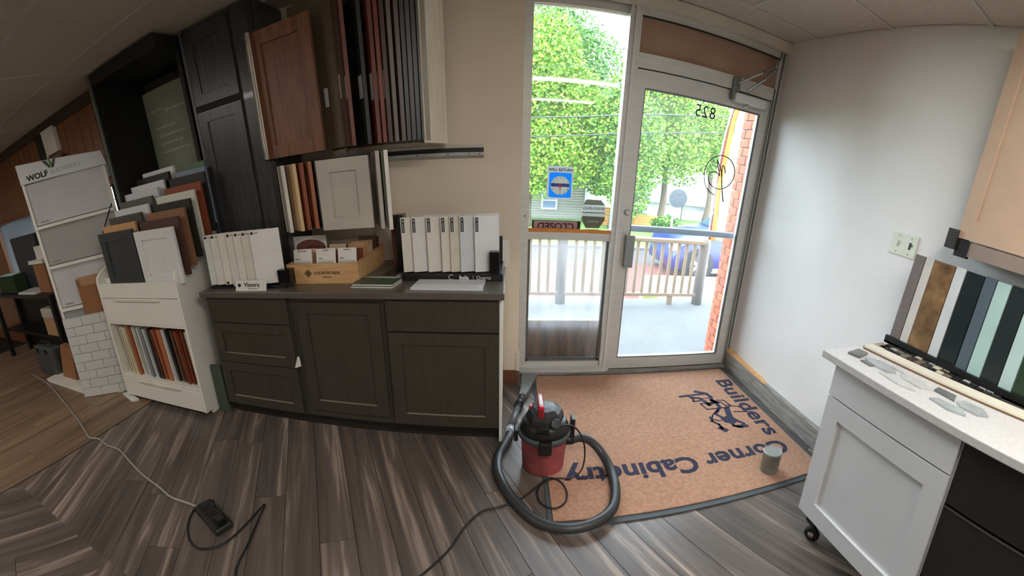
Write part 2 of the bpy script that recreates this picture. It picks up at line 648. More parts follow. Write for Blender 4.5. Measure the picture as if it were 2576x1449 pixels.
# cedar panelled wall with two window openings
WY = 2.35
ww = struct(obj('wall_rear_left', boxes((-7.1, WY, 0, -2.45, WY + .1, 1.0), (-7.1, WY, 1.76, -2.45, WY + .1, CEIL + .1), (-4.15, WY, 1.0, -2.95, WY + .1, 1.76), (-7.1, WY, 1.0, -5.2, WY + .1, 1.76), (-2.55, WY, 1.0, -2.45, WY + .1, 1.76)), wall_wood_m))
bd = None
k = 0
x = -5.3
while x < -2.5:
    # tongue and groove boards above the windows and between them
    z0 = 1.77 if not (-4.15 <= x and x + .11 <= -2.95) else 0.02
    o = obj('panel_board', boxes((x + .003, WY - .008, z0, x + .108, WY, CEIL - .09)), wall_wood_m, ww)
    x += .111
struct(obj('trim_4', boxes((-7.0, WY - .03, CEIL - .09, -2.46, WY, CEIL - .002)), M('dark_crown', (62, 46, 34), 0.6)))
for nm, xa, xb in (('window_2', -2.95, -2.55), ('window_3', -5.2, -4.15)):
    w = struct(obj(nm, boxes((xa, WY - .015, .99, xb, WY + .06, 1.03), (xa, WY - .015, 1.73, xb, WY + .06, 1.77), (xa, WY - .015, .99, xa + .04, WY + .06, 1.77), (xb - .04, WY - .015, .99, xb, WY + .06, 1.77)), M('window_frame_brown', (120, 72, 44), 0.5)))
    obj('pane', boxes((xa + .04, WY + .02, 1.03, xb - .04, WY + .024, 1.73)), side_glass, w)
struct(obj('wall_left_return', boxes((-2.52, WY + .1, 0, -2.455, YB, CEIL + .1)), beige_paint))
# baseboards
struct(obj('baseboard_back', boxes((-0.02, YB - .018, 0, XJ + .004, YB, 0.10)), brown_base))
struct(obj('trim_5', boxes((XJ - .012, YB - .012, 0.10, XJ + .012, YB + .03, 0.24)), cream_frame))
struct(obj('baseboard_right', boxes((XR - .035, 1.2, 0.0, XR, 2.79, 0.135)), wood('weathered_grain', (104, 100, 94), (176, 172, 166), (26, 1.6, 26), 3.0, .8, rand=0, bump=.5)))
struct(obj('trim_2', prism([(2.79, .135), (2.2, .135), (2.25, .150), (2.79, .165)], 'X', XR - .03, XR - .001), raw_pine))

# ------------------------------------------------------------------ storefront: sidelight (window_1) and glazed door (door_1)
y0, y1 = YS - .03, YS + .03
w1 = struct(obj('window_1', boxes((XJ, y0 - .02, 0, .134, y1 + .02, CEIL)), alu))
obj('mullion', boxes((.672, y0 - .03, 0, .742, YS + .012, CEIL)), alu, w1)
obj('mullion_cap', boxes((.700, y0 - .042, 0, .716, y0 - .03, CEIL)), white_gray, w1)
obj('bottom_rail', boxes((.134, y0, .0, .672, y1, .085)), alu, w1)
obj('sill_step', boxes((.10, y0 - .04, .0, .70, y0, .05)), alu, w1)
obj('middle_rail', boxes((.128, y0 - .015, 1.022, .675, y1, 1.074)), alu, w1)
obj('top_rail', boxes((.134, y0, 2.40, .672, y1, CEIL)), alu, w1)
obj('glazing_bead', boxes((.134, y0 + .01, .085, .15, y1 - .01, 1.022), (.656, y0 + .01, .085, .672, y1 - .01, 1.022), (.134, y0 + .01, .085, .672, y1 - .01, .098)), alu_dark, w1)
obj('upper_pane', boxes((.134, YS - .003, 1.074, .672, YS + .003, 2.40)), side_glass, w1)
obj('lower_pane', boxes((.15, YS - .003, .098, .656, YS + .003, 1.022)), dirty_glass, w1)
obj('wooden_ledge', boxes((.126, y0 - .012, 1.074, .678, y0 + .012, 1.098)), tape_or, w1)
obj('screw', lathe([(.006, 0), (.006, .004)], 8, (0, 0, 0)), alu_dark, w1, loc=(.11, y0 - .02, 1.18), rot=(math.pi / 2, 0, 0))

d1 = struct(obj('door_1', boxes((.748, y0, .012, .806, y1, 2.118), (1.628, y0, .012, 1.690, y1, 2.118)), alu))
obj('top_rail', boxes((.806, y0, 2.018, 1.628, y1, 2.118)), alu, d1)
obj('bottom_rail', boxes((.806, y0, .012, 1.628, y1, .105)), alu, d1)
obj('bottom_sweep', boxes((.75, y0 - .004, .004, 1.69, y0 + .01, .016)), rubber, d1)
obj('pane', boxes((.806, YS - .003, .105, 1.628, YS + .003, 2.018)), clear_glass, d1)
obj('glazing_bead', boxes((.806, y0 + .008, 2.008, 1.628, y0 + .02, 2.018), (.806, y0 + .008, .105, 1.628, y0 + .02, .113), (1.616, y0 + .008, .113, 1.628, y0 + .02, 2.008), (.806, y0 + .008, .113, .815, y0 + .02, 2.008)), alu_dark, d1)
obj('push_bar', rbox(.79, y1 + .02, 1.085, 1.66, y1 + .05, 1.13, .006), M('push_bar_blue_grey', (150, 168, 190), 0.35, 0.4), d1)
pb = obj('pull_handle', boxes((.776, y0 - .04, .845, .782, y0 - .002, 1.075), (.776, y0 - .046, .845, .835, y0 - .04, 1.075), (.829, y0 - .04, .845, .835, y0 - .025, 1.075)), stainless, d1)
lk = obj('lock_cylinder', lathe([(.020, 0), (.020, .008), (.014, .014), (.012, .014)], 20), chrome, d1, True, (.775, y0, 1.228), (math.pi / 2, 0, 0))
obj('keyhole', boxes((-.002, -.006, .0142, .002, .006, .0152)), black_pl, lk, False, (.775, y0, 1.228), (math.pi / 2, 0, 0))
# closer
cl = obj('closer_body', rbox(1.385, y0 - .075, 2.045, 1.62, y0 - .003, 2.10, .008), white_gray, d1)
obj('closer_mount', rbox(1.37, y0 - .05, 2.06, 1.42, y0 - .003, 2.20, .006), alu_dark, d1)
obj('closer_plate', boxes((1.35, y0 - .012, 2.125, 1.66, y0 - .001, 2.175)), cream_frame, d1)
obj('closer_arm', tube([(1.40, y0 - .055, 2.16), (1.52, y0 - .12, 2.25), (1.665, y0 - .03, 2.345)], .008, 8), steel, d1)
obj('closer_arm', tube([(1.475, y0 - .05, 2.13), (1.57, y0 - .09, 2.23), (1.670, y0 - .03, 2.335)], .009, 8), chrome, d1)
obj('closer_knob', lathe([(.012, 0), (.016, .01), (.010, .022)], 12), chrome, d1, True, (1.48, y0 - .06, 2.022))
obj('closer_pivot', lathe([(.016, -.012), (.016, .012)], 14), steel, d1, True, (1.668, y0 - .03, 2.342))
for sx in (1.352, 1.362, 1.56, 1.60):
    obj('screw', lathe([(.005, 0), (.005, .003)], 8), alu_dark, d1, False, (sx, y0 - .012, 2.15), (math.pi / 2, 0, 0))
# frame around the door
fr = struct(obj('door_2', boxes((.742, y0 - .02, 2.124, 1.70, y1 + .02, 2.205), (1.692, y0 - .02, 0, XR, y1 + .02, CEIL), (.742, y0 - .02, 2.40, 1.70, y1 + .02, CEIL)), alu))
obj('transom_board', boxes((.742, y0 + .012, 2.205, 1.692, y0 + .026, 2.40)), transom_m, fr)
obj('door_stop', boxes((1.690, y0 - .028, 0, 1.700, y0 - .02, 2.124), (1.712, y0 - .034, 0, 1.722, y0 - .02, CEIL)), alu_dark, fr)
obj('gap_seal', boxes((.748, y0 + .001, 2.118, 1.692, y0 + .012, 2.124), (1.690, y0 + .004, .012, 1.692, y1, 2.12)), rubber, fr)
obj('header_bead', boxes((.742, y0 - .03, 2.392, 1.69, y0 - .02, 2.40)), rubber, fr)
struct(obj('trim_6', boxes((XJ, y0 - .08, 2.44, XR, y0 - .02, CEIL)), cream_frame))

# writing on the glass
t = thing('house_number_decal', 'black house number 825 decal on the door glass, reading backwards from inside', 'decal', (1.235, YS - .0045, 1.94))
lettering('825', .110, print_black, t, (1.235, YS - .005, 1.945), FRONT, mirror=True, sx=.84, spacing=1.12)
t = thing('swirl_logo_decal', 'thin line circle and swirl logo drawn on the door glass', 'decal', (1.42, YS - .005, 1.5))
gy = YS - .006
gold = M('logo_line_olive', (60, 54, 22), 0.6)
# outer ring opens into a tail at lower left; inner loop and slash
ring = [(1.395, gy, 1.405), (1.345, gy, 1.432), (1.308, gy, 1.480), (1.292, gy, 1.545), (1.302, gy, 1.610), (1.338, gy, 1.662), (1.392, gy, 1.688), (1.450, gy, 1.682), (1.498, gy, 1.648), (1.522, gy, 1.595), (1.518, gy, 1.535), (1.485, gy, 1.482), (1.432, gy, 1.455), (1.378, gy, 1.462), (1.338, gy, 1.492), (1.325, gy, 1.530), (1.342, gy, 1.562), (1.378, gy, 1.570), (1.412, gy, 1.548)]
obj('ring_line', tube(spline(ring, 6), .0034, 6), gold, t)
obj('swirl_line', tube(spline([(1.412, gy, 1.548), (1.392, gy, 1.600), (1.375, gy, 1.648), (1.372, gy, 1.655), (1.392, gy, 1.628), (1.418, gy, 1.580), (1.432, gy, 1.520), (1.448, gy, 1.450), (1.472, gy, 1.365)], 6), .0036, 6), gold, t)
obj('swirl_line', tube(spline([(1.428, gy, 1.545), (1.420, gy, 1.610), (1.428, gy, 1.622), (1.446, gy, 1.592), (1.452, gy, 1.572)], 6), .0034, 6), gold, t)

# will return clock sign
t = thing('clock_sign', 'white and blue return-time clock sign with red hands on the sidelight glass', 'sign', (.328, YS - .01, 1.29))
yy = YS - .006


def holed(x0, x1, z0, z1, cx, cz, r, ya, yb, inner=None):
    """rectangular sheet with a round (or rectangular) opening"""
    bm = bmesh.new()
    n = 48
    ou, inn = [], []
    for k in range(n):
        a = 2 * math.pi * k / n + .001
        c, s_ = math.cos(a), math.sin(a)
        t1 = min(((x1 - cx) / c if c > 0 else (x0 - cx) / c) if abs(c) > 1e-6 else 9, ((z1 - cz) / s_ if s_ > 0 else (z0 - cz) / s_) if abs(s_) > 1e-6 else 9)
        ou.append((cx + c * t1, cz + s_ * t1))
        if inner:
            i0, i1, j0, j1 = inner
            t2 = min(((i1 - cx) / c if c > 0 else (i0 - cx) / c) if abs(c) > 1e-6 else 9, ((j1 - cz) / s_ if s_ > 0 else (j0 - cz) / s_) if abs(s_) > 1e-6 else 9)
            inn.append((cx + c * t2, cz + s_ * t2))
        else:
            inn.append((cx + c * r, cz + s_ * r))
    vo = [bm.verts.new((p[0], ya, p[1])) for p in ou]
    vi = [bm.verts.new((p[0], ya, p[1])) for p in inn]
    for k in range(n):
        bm.faces.new((vo[k], vo[(k + 1) % n], vi[(k + 1) % n], vi[k]))
    bmesh.ops.recalc_face_normals(bm, faces=bm.faces)
    return bm


obj('sheet', boxes((.246, yy - .002, 1.462, .410, yy, 1.502), (.246, yy - .002, 1.292, .410, yy, 1.302), (.246, yy - .002, 1.302, .258, yy, 1.462), (.400, yy - .002, 1.302, .410, yy, 1.462)), thin('sign_sheet', (214, 216, 220)), t)
obj('blue_field', holed(.258, .400, 1.302, 1.462, .329, 1.380, .060, yy - .001, yy), thin('sign_blue_sheet', (24, 104, 190)), t)
obj('clock_face', lathe([(.060, 0), (.060, .0006)], 48), thin('clock_face_sheet', (196, 196, 190), .6), t, False, (.329, yy - .0005, 1.380), (math.pi / 2, 0, 0))
obj('clock_face_band', boxes((.271, yy - .0026, 1.372, .387, yy - .002, 1.394)), thin('sign_pale_blue_sheet', (130, 160, 216), .75), t)
lettering('WILL RETURN', .024, print_black, t, (.329, yy - .003, 1.479), FRONT, bold=.0006)
for h in range(12):
    a = math.pi / 2 - h * math.pi / 6
    lettering(str(h if h else 12), .014, print_black, t, (.329 + .053 * math.cos(a), yy - .005, 1.379 + .053 * math.sin(a)), FRONT, name='numeral')
for a, L in ((math.radians(215), .030), (math.radians(-90), .042)):
    c, s = math.cos(a), math.sin(a)
    obj('clock_hand', prism([(.329 - s * .006, 1.385 + c * .006), (.329 + s * .006, 1.385 - c * .006), (.329 + c * L, 1.385 + s * L)], 'Y', yy - .007, yy - .006), pink_hand, t)
obj('hand_hub', lathe([(.007, 0), (.007, .002)], 14), pink_hand, t, False, (.329, yy - .006, 1.385), (math.pi / 2, 0, 0))

t = thing('closed_sign', 'upside-down black-bordered sign on the wooden ledge of the sidelight', 'sign', (.315, YS - .012, 1.1))
obj('board', boxes((.158, YS - .012, 1.092, .474, YS - .006, 1.150)), black_pl, t)
obj('face', boxes((.170, YS - .0135, 1.092, .452, YS - .012, 1.146)), thin('pink_sign_face', (206, 164, 166), .25), t)
lettering('CLOSED', .062, print_black, t, (.312, YS - .0145, 1.113), (math.pi / 2, math.pi, 0), bold=.001, sx=1.05)

t = thing('warning_sticker', 'grey octagonal warning sticker with mirrored lettering on the sidelight glass', 'sticker', (.556, YS - .005, 1.19))
stg = thin('sticker_grey', (150, 152, 146), .5)
obj('upper_field', prism([(.505, 1.297), (.600, 1.297), (.630, 1.262), (.482, 1.262)], 'Y', YS - .006, YS - .0045), stg, t)
obj('middle_field', boxes((.482, YS - .006, 1.207, .632, YS - .0045, 1.214)), stg, t)
obj('lower_field', prism([(.482, 1.184), (.633, 1.184), (.634, 1.165), (.600, 1.106), (.510, 1.104), (.482, 1.160)], 'Y', YS - .006, YS - .0045), thin('sticker_dark', (128, 128, 116), .5), t)
obj('text_band', boxes((.482, YS - .006, 1.215, .631, YS - .0045, 1.261)), thin('sticker_pale', (206, 208, 206), .6), t)
obj('text_band', boxes((.482, YS - .006, 1.185, .632, YS - .0045, 1.206)), thin('sticker_pale_lower', (196, 198, 194), .6), t)
lettering('WARNING', .030, M('sticker_ink', (120, 112, 104), 0.6), t, (.557, YS - .0085, 1.238), FRONT, bold=.0004, mirror=True)
lettering('NOTICE', .020, M('sticker_white_ink', (196, 200, 196), 0.6), t, (.557, YS - .0075, 1.150), FRONT, mirror=True)

# ------------------------------------------------------------------ base cabinets and worktop
def shaker(parent, name, x0, x1, z0, z1, y, t, mat, rail=.062, depth=.008, space='Y', fmat=None):
    """framed front facing -Y: frame and recessed panel; the front object carries its panel"""
    f = obj(name, boxes((x0, y, z0, x0 + rail, y + t, z1), (x1 - rail, y, z0, x1, y + t, z1), (x0 + rail, y, z0, x1 - rail, y + t, z0 + rail), (x0 + rail, y, z1 - rail, x1 - rail, y + t, z1)), mat, parent)
    obj('panel', boxes((x0 + rail, y + depth, z0 + rail, x1 - rail, y + t, z1 - rail)), fmat or mat, f)
    obj('ledge', prism([(y + .001, z0 + rail), (y + depth, z0 + rail), (y + depth, z0 + rail + .005)], 'X', x0 + rail, x1 - rail), M('ledge_highlight', (116, 108, 96), .35) if 'ledge_highlight' not in bpy.data.materials else bpy.data.materials['ledge_highlight'], f)  # paler strip paints in the highlight along the panel's bottom edge
    return f


YC = 1.93


def base_unit(label, x0, x1):
    t = thing('base_cabinet', label, 'cabinet', ((x0 + x1) / 2, 2.27, 0))
    obj('carcass', boxes((x0, YC + .022, .10, x1, 2.60, .877)), cab_dark, t)
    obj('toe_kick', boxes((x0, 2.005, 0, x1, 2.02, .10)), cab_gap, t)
    return t


t = base_unit('dark grey-brown cabinet of three drawers at the left end of the counter', -1.694, -1.128)
obj('drawer_slab', boxes((-1.690, YC, .708, -1.142, YC + .02, .868)), cab_dark, t)
shaker(t, 'drawer_front', -1.690, -1.142, .428, .702, YC, .02, cab_dark, .062)
shaker(t, 'drawer_front', -1.690, -1.142, .112, .422, YC, .02, cab_dark, .06)
t = base_unit('dark grey-brown cabinet with one tall door at the middle of the counter', -1.126, -.602)
shaker(t, 'door', -1.095, -.622, .150, .845, YC + .006, .018, cab_dark, .066)
tg = obj('paper_tag', prism([(-1.150, .430), (-1.108, .448), (-1.110, .505), (-1.122, .512)], 'Y', YC - .006, YC - .004), paper, t)
t = base_unit('dark grey-brown cabinet with one drawer over one door beside the vacuum', -.600, -.034)
obj('drawer_slab', boxes((-.590, YC, .694, -.036, YC + .02, .866)), cab_dark, t)
shaker(t, 'door', -.590, -.036, .118, .684, YC, .02, cab_dark, .068)
obj('side_panel', boxes((-.034, YC + .01, .02, -.020, 2.60, .874)), white_lam, t)
wt = obj('worktop', rbox(-1.722, 1.905, .878, -.010, 2.625, .915, .004), top_m)
tag(wt, 'dark grey laminate worktop running over the three cabinets', 'worktop')

CT = .915

# ------------------------------------------------------------------ white quartz chips on the left of the counter
t = thing('sample_stand', 'low black stand holding the fan of white stone samples at the counter left end', 'display stand', (-1.42, 2.08, CT))
obj('tray', boxes((-1.68, 1.985, CT, -1.16, 2.16, CT + .012)), black_pl, t)
obj('back_stop', boxes((-1.205, 2.00, CT + .012, -1.13, 2.06, CT + .105)), black_gl, t)
lean = math.radians(-4)
lx = [-1.672, -1.620, -1.560, -1.505, -1.450, -1.397, -1.339]
cols = [(208, 212, 206), (216, 214, 204), (220, 216, 204), (214, 210, 200), (220, 216, 206), (212, 207, 194), (224, 222, 218)]
for i in range(7):
    x0 = lx[i]
    x1 = -1.172 if i == 6 else x0 + .165
    o = thing('stone_sample', ['pale green-grey stone sample at the far left of the fan on the black stand', 'second white stone sample from the left in the left-hand fan', 'cream stone sample, third from the left in the left-hand fan', 'grey-veined stone sample, fourth from the left in the left-hand fan', 'cream-white stone sample, fifth from the left in the left-hand fan', 'beige marbled stone sample behind the front one in the left-hand fan', 'large white stone sample at the front of the left-hand fan'][i], 'stone sample', (x0, 1.985, CT + .013), math.radians(19), 'left fan of stone samples')
    m = M('quartz_chip_%d' % i, cols[i], 0.25, var=.06, scale=8)
    hh = .332
    zb = -.010 if i == 3 else 0
    bm = boxes((0, 0, zb + .012, x1 - x0, .009, hh))
    local('slab', bm, m, o, rot=(lean, 0, 0))
    dot = lathe([(.0085, 0), (.0085, .0008)], 14)
    zz = .012 + .012 if i == 2 else hh - .016
    local('dot_logo', dot, print_black, o, loc=(.014, math.tan(-lean) * zz - .0012, zz), rot=(math.pi / 2 + lean, 0, 0))
    if i != 2:
        local('code_print', boxes((.026, -.0006, -.003, .05, 0, .003)), M('grey_print_%d' % i, (150, 148, 142), .7), o, loc=(0, math.tan(-lean) * zz - .001, zz), rot=(lean, 0, 0))
t = thing('brand_plate', 'small white lettered plate leaning in front of the left-hand stone samples', 'sign', (-1.36, 1.94, CT))
obj('plate', prism([(1.936, CT), (1.940, CT), (1.958, CT + .060), (1.954, CT + .060)], 'X', -1.462, -1.256), paper, t)
sl = math.atan2(.018, .060)
lettering('Viatera', .036, print_black, t, (-1.352, 1.9455, CT + .035), (math.pi / 2 - sl, 0, 0), bold=.0004)
lettering('QUARTZ SURFACES', .007, print_black, t, (-1.345, 1.9395, CT + .013), (math.pi / 2 - sl, 0, 0))
obj('dot_logo', lathe([(.011, 0), (.011, .001)], 16), print_black, t, False, (-1.436, 1.9455, CT + .033), (math.pi / 2 - sl, 0, 0))

# ------------------------------------------------------------------ pine sample box
bx0, bx1, by0, by1 = -1.185, -.762, 2.075, 2.58
t = thing('sample_box', 'open pine box with a stamped front full of wood sample cards', 'box', ((bx0 + bx1) / 2, (by0 + by1) / 2, CT))
obj('front_board', boxes((bx0, by0, CT, bx1, by0 + .015, CT + .118)), pine, t)
obj('back_board', boxes((bx0, by1 - .015, CT, bx1, by1, CT + .118)), pine, t)
obj('side_board', boxes((bx0, by0 + .015, CT, bx0 + .015, by1 - .015, CT + .118)), pine, t)
obj('side_board', boxes((bx1 - .015, by0 + .015, CT, bx1, by1 - .015, CT + .118)), pine, t)
obj('bottom_board', boxes((bx0 + .015, by0 + .015, CT, bx1 - .015, by1 - .015, CT + .01)), pine, t)
brand = M('burnt_stamp', (70, 52, 34), 0.7)
lettering('COUNTRYSIDE', .023, brand, t, (-.945, by0 - .0006, CT + .062), FRONT, bold=.0003)
lettering('CABINETRY', .011, brand, t, (-.945, by0 - .0006, CT + .038), FRONT)
dm = obj('diamond_logo', prism([(-1.055, CT + .088), (-1.030, CT + .062), (-1.055, CT + .036), (-1.080, CT + .062)], 'Y', by0 - .0008, by0), M('stamp_olive', (120, 100, 60), .7), t)
obj('logo_mark', boxes((-1.062, by0 - .0016, CT + .050, -1.058, by0 - .0008, CT + .072), (-1.052, by0 - .0016, CT + .050, -1.048, by0 - .0008, CT + .072), (-1.058, by0 - .0016, CT + .060, -1.052, by0 - .0008, CT + .064)), brand, dm)
tones = [(198, 150, 106), (176, 112, 74), (120, 62, 44), (204, 172, 132), (96, 58, 44), (150, 92, 60), (206, 180, 150), (112, 70, 52)]
tone_m = [wood('chip_tone_%d' % i, tuple(int(v * .9) for v in c), c, (10, 10, 1.5), 4, .4) for i, c in enumerate(tones)]
for ci, (xa, xb, head, word) in enumerate(((-1.160, -1.048, 'HICKORY', 'Hickory'), (-1.020, -.905, 'PAINT', 'Paint'), (-.890, -.785, 'MAPLE', 'Maple'))):
    pos = ('left', 'middle', 'right')[ci]
    o = thing('info_card', 'white lettered info card at the front of the %s row in the pine box' % pos, 'card', ((xa + xb) / 2, by0 + .03, CT + .01), group='info cards in the pine box')
    th = math.radians(-12)
    local('card', boxes((-(xb - xa) / 2, 0, 0, (xb - xa) / 2, .004, .185)), paper, o, rot=(th, 0, 0))
    for tx, sz, zz, xo in ((head, .013, .174, 0), (word, .012, .128, -.030)):
        me = textmesh(tx, sz, .0004)
        local('lettering', me, print_black, o, loc=(xo, math.tan(-th) * zz * math.cos(th) - .001, zz * math.cos(th)), rot=(math.pi / 2 + th, 0, 0))
    for q in range(4):
        zz = .112 - .008 * q
        local('text_line', boxes((-.046, -.0004, -.0012, .046, 0, .0012)), M('fine_print', (120, 120, 120), .8) if (ci, q) == (0, 0) else bpy.data.materials['fine_print'], o, loc=(0, math.tan(-th) * zz * math.cos(th) - .0008, zz * math.cos(th)), rot=(th, 0, 0))
    n = (5, 6, 10)[ci]
    for k in range(n):
        yk = by0 + .055 + k * (.44 / n if ci == 2 else .036)
        hk = .165 + .012 * math.sin(k * 1.7 + ci) + (.02 * k / n if ci == 2 else 0)
        tone = (k * 3 + ci * 2 + (3 if k % 2 else 0)) % 8
        c = tag(obj('wood_chip', rbox(-.052, 0, 0, .052, .013, hk, .002, 1), tone_m[tone], None, False, ((xa + xb) / 2 + .004 * math.sin(k * 2.1), yk, CT + .01), (math.radians(-12), 0, 0)),
                '%s wood chip from the front, behind the %s info card in the pine box' % (ORD[k], pos), 'wood sample', 'wood chips in the pine box')
t = thing('oval_card', 'large white card with a dark red oval standing behind the pine box cards', 'card', (-1.16, 2.35, CT + .01))
obj('card', rbox(-1.285, 2.352, CT + .012, -1.045, 2.358, 1.150, .002), paper, t)
ov = lathe([(1, 0), (1, .002)], 40)
bmesh.ops.scale(ov, vec=(.098, .052, 1), verts=ov.verts)
obj('red_oval', ov, M('oxblood_print', (120, 70, 64), .6), t, False, (-1.150, 2.352, 1.075), FRONT)

# ------------------------------------------------------------------ brochures
gpl = M('page_edges', (206, 204, 196), .7)
for i, (z, lab) in enumerate(((CT, 'lower dark green sample board of the pair on the worktop'), (CT + .011, 'upper dark green sample board of the pair on the worktop'))):
    t = thing('sample_board', lab, 'sample board', (-.66, 2.05, z), group='green boards on the worktop')
    q = [(-.782 + .006 * i, 1.992 + .004 * i), (-.560, 1.982 + .004 * i), (-.538, 2.098), (-.765, 2.128)]
    obj('core', prism(q, 'Z', z, z + .0075), gpl, t)
    obj('cover', prism(q, 'Z', z + .0075, z + .0105), green_book, t)
for i, (z, lab) in enumerate(((CT, 'bottom brochure of the stack between pine box and black stand'), (CT + .012, 'brochure with a dark photo cover on top of the stack'))):
    t = thing('brochure', lab, 'brochure', (-.66, 2.22, z), group='brochures on the worktop')
    q = [(-.752, 2.135 + .004 * i), (-.580, 2.125), (-.548, 2.29), (-.730, 2.33 - .01 * i)]
    obj('pages', prism(q, 'Z', z, z + .009), gpl, t)
    obj('cover', prism(q, 'Z', z + .009, z + .0115), M('brochure_cover_%d' % i, (96, 92, 88), .35, var=.2), t)
    if i:
        obj('cover_photo', prism([(-.660, 2.145), (-.588, 2.140), (-.562, 2.27), (-.640, 2.30)], 'Z', z + .0115, z + .0122), M('cover_photo', (42, 36, 34), .3, var=.5, scale=20), t)

# ------------------------------------------------------------------ black display of quartz slabs on the right of the counter
t = thing('slab_display', 'black lettered display base holding upright quartz slabs on the counter right', 'display stand', (-.28, 2.25, CT))
obj('base', rbox(-.532, 2.12, CT, -.020, 2.42, CT + .040, .003), black_pl, t)
obj('end_block', boxes((-.086, 2.112, CT + .040, -.038, 2.16, CT + .160)), black_gl, t)
obj('rear_stop', boxes((-.575, 2.36, CT + .04, -.025, 2.375, CT + .20)), black_pl, t)
lettering('Bella', .026, print_white, t, (-.218, 2.1194, CT + .018), FRONT, bold=.0007)
lettering('Quartz', .026, print_white, t, (-.118, 2.1194, CT + .018), FRONT)
obj('divider_line', boxes((-.171, 2.1190, CT + .004, -.1698, 2.1198, CT + .030)), print_white, t)
lettering('C', .042, print_white, t, (-.285, 2.1194, CT + .020), FRONT, bold=-.0006)
lx = [-.530, -.474, -.398, -.326, -.281, -.231, -.158]
cl7 = [(212, 208, 196), (214, 212, 208), (212, 208, 198), (208, 204, 192), (202, 196, 180), (204, 206, 210), (218, 220, 222)]
nm7 = ['cream quartz slab at the far left of the front row on the black base', 'white quartz slab, second from left in the front row on the black base', 'off-white quartz slab, third from left in the front row on the black base', 'narrow-showing beige quartz slab in the middle of the black base row', 'mottled tan quartz slab, fifth from left on the black base', 'cool grey-white quartz slab, sixth from left on the black base', 'wide white quartz slab at the right end of the black base row']
for i in range(7):
    o = thing('quartz_slab', nm7[i], 'stone sample', (lx[i], 2.128, CT + .041), math.radians(19), 'front row of quartz slabs')
    m = M('bella_chip_%d' % i, cl7[i], .22, var=.04 if i != 4 else .09, scale=14)
    local('slab', boxes((0, 0, .006, .122, .010, .302)), m, o, rot=(math.radians(-2), 0, 0))
    s = local('sticker', boxes((.004, -.0012, .222, .019, 0, .296)), print_black, o, rot=(math.radians(-2), 0, 0))
    local('sticker_print', boxes((.009, -.0018, .226, .014, -.0012, .270), (.008, -.0018, .278, .015, -.0012, .290)), M('sticker_print', (150, 150, 150), .6) if i == 0 else bpy.data.materials['sticker_print'], o, rot=(math.radians(-2), 0, 0))
for i, x in enumerate((-.500, -.440, -.370, -.300, -.230, -.160)):
    o = tag(obj('quartz_slab', boxes((0, 0, 0, .122, .012, .300)), M('bella_rear_%d' % i, ((196, 190, 176), (210, 208, 200), (206, 204, 190), (210, 206, 196), (200, 204, 190), (206, 204, 200))[i], .3), None, False, (x, 2.24, CT + .041), (math.radians(-2), 0, math.radians(10))),
            'rear-row quartz slab, %s from the left, mostly hidden behind the front row' % ORD[i], 'stone sample', 'rear row of quartz slabs')
tag(obj('quartz_slab', boxes((-.590, 2.24, CT + .001, -.545, 2.32, 1.262)), black_gl), 'black stone slab standing at the left end of the black display base', 'stone sample')
tag(obj('wood_sample', boxes((-.640, 2.34, CT, -.592, 2.36, 1.25)), M('redwood_panel', (96, 50, 36), .5)), 'dark red-brown board upright between pine box and black display', 'wood sample')
t = thing('fluted_sample', 'small white fluted block at the right end behind the black display base', 'tile sample', (-.02, 2.42, CT))
bm = bmesh.new()
for k in range(5):
    bx(bm, -.050 + .0125 * k, 2.43, CT, -.050 + .0125 * (k + 1) - .001, 2.445 + .003 * (k % 2), 1.075)
obj('fluted_face', bm, white_lam, t)
t = tag(obj('stone_sample', prism([(-.462, 1.955), (-.112, 1.945), (-.106, 2.105), (-.448, 2.112)], 'Z', CT, CT + .012), M('white_slab', (214, 218, 224), .12, var=.03)), 'white polished stone slab lying flat on the worktop', 'stone sample')

# ------------------------------------------------------------------ wall rail and hanging door samples
t = thing('wall_rail', 'metal channel rail screwed to the beige wall under the door samples', 'rail', (-.75, YB, 1.58))
obj('top_flange', boxes((-1.25, YB - .008, 1.604, -.138, YB, 1.622)), M('rail_primer', (196, 190, 178), .5), t)
obj('channel', boxes((-1.25, YB - .006, 1.580, -.138, YB, 1.604)), M('rail_dark', (26, 26, 28), .4), t)
obj('bottom_flange', prism([(YB, 1.580), (YB - .030, 1.578), (YB - .030, 1.560), (YB - .012, 1.548), (YB, 1.548)], 'X', -1.25, -.138), steel, t)
for x in (-.16, -.22, -.34, -.52, -.70, -.90, -1.10):
    obj('screw', lathe([(.004, 0), (.004, .003)], 8), black_pl, t, False, (x, YB - .030, 1.568), (math.pi / 2, 0, 0))


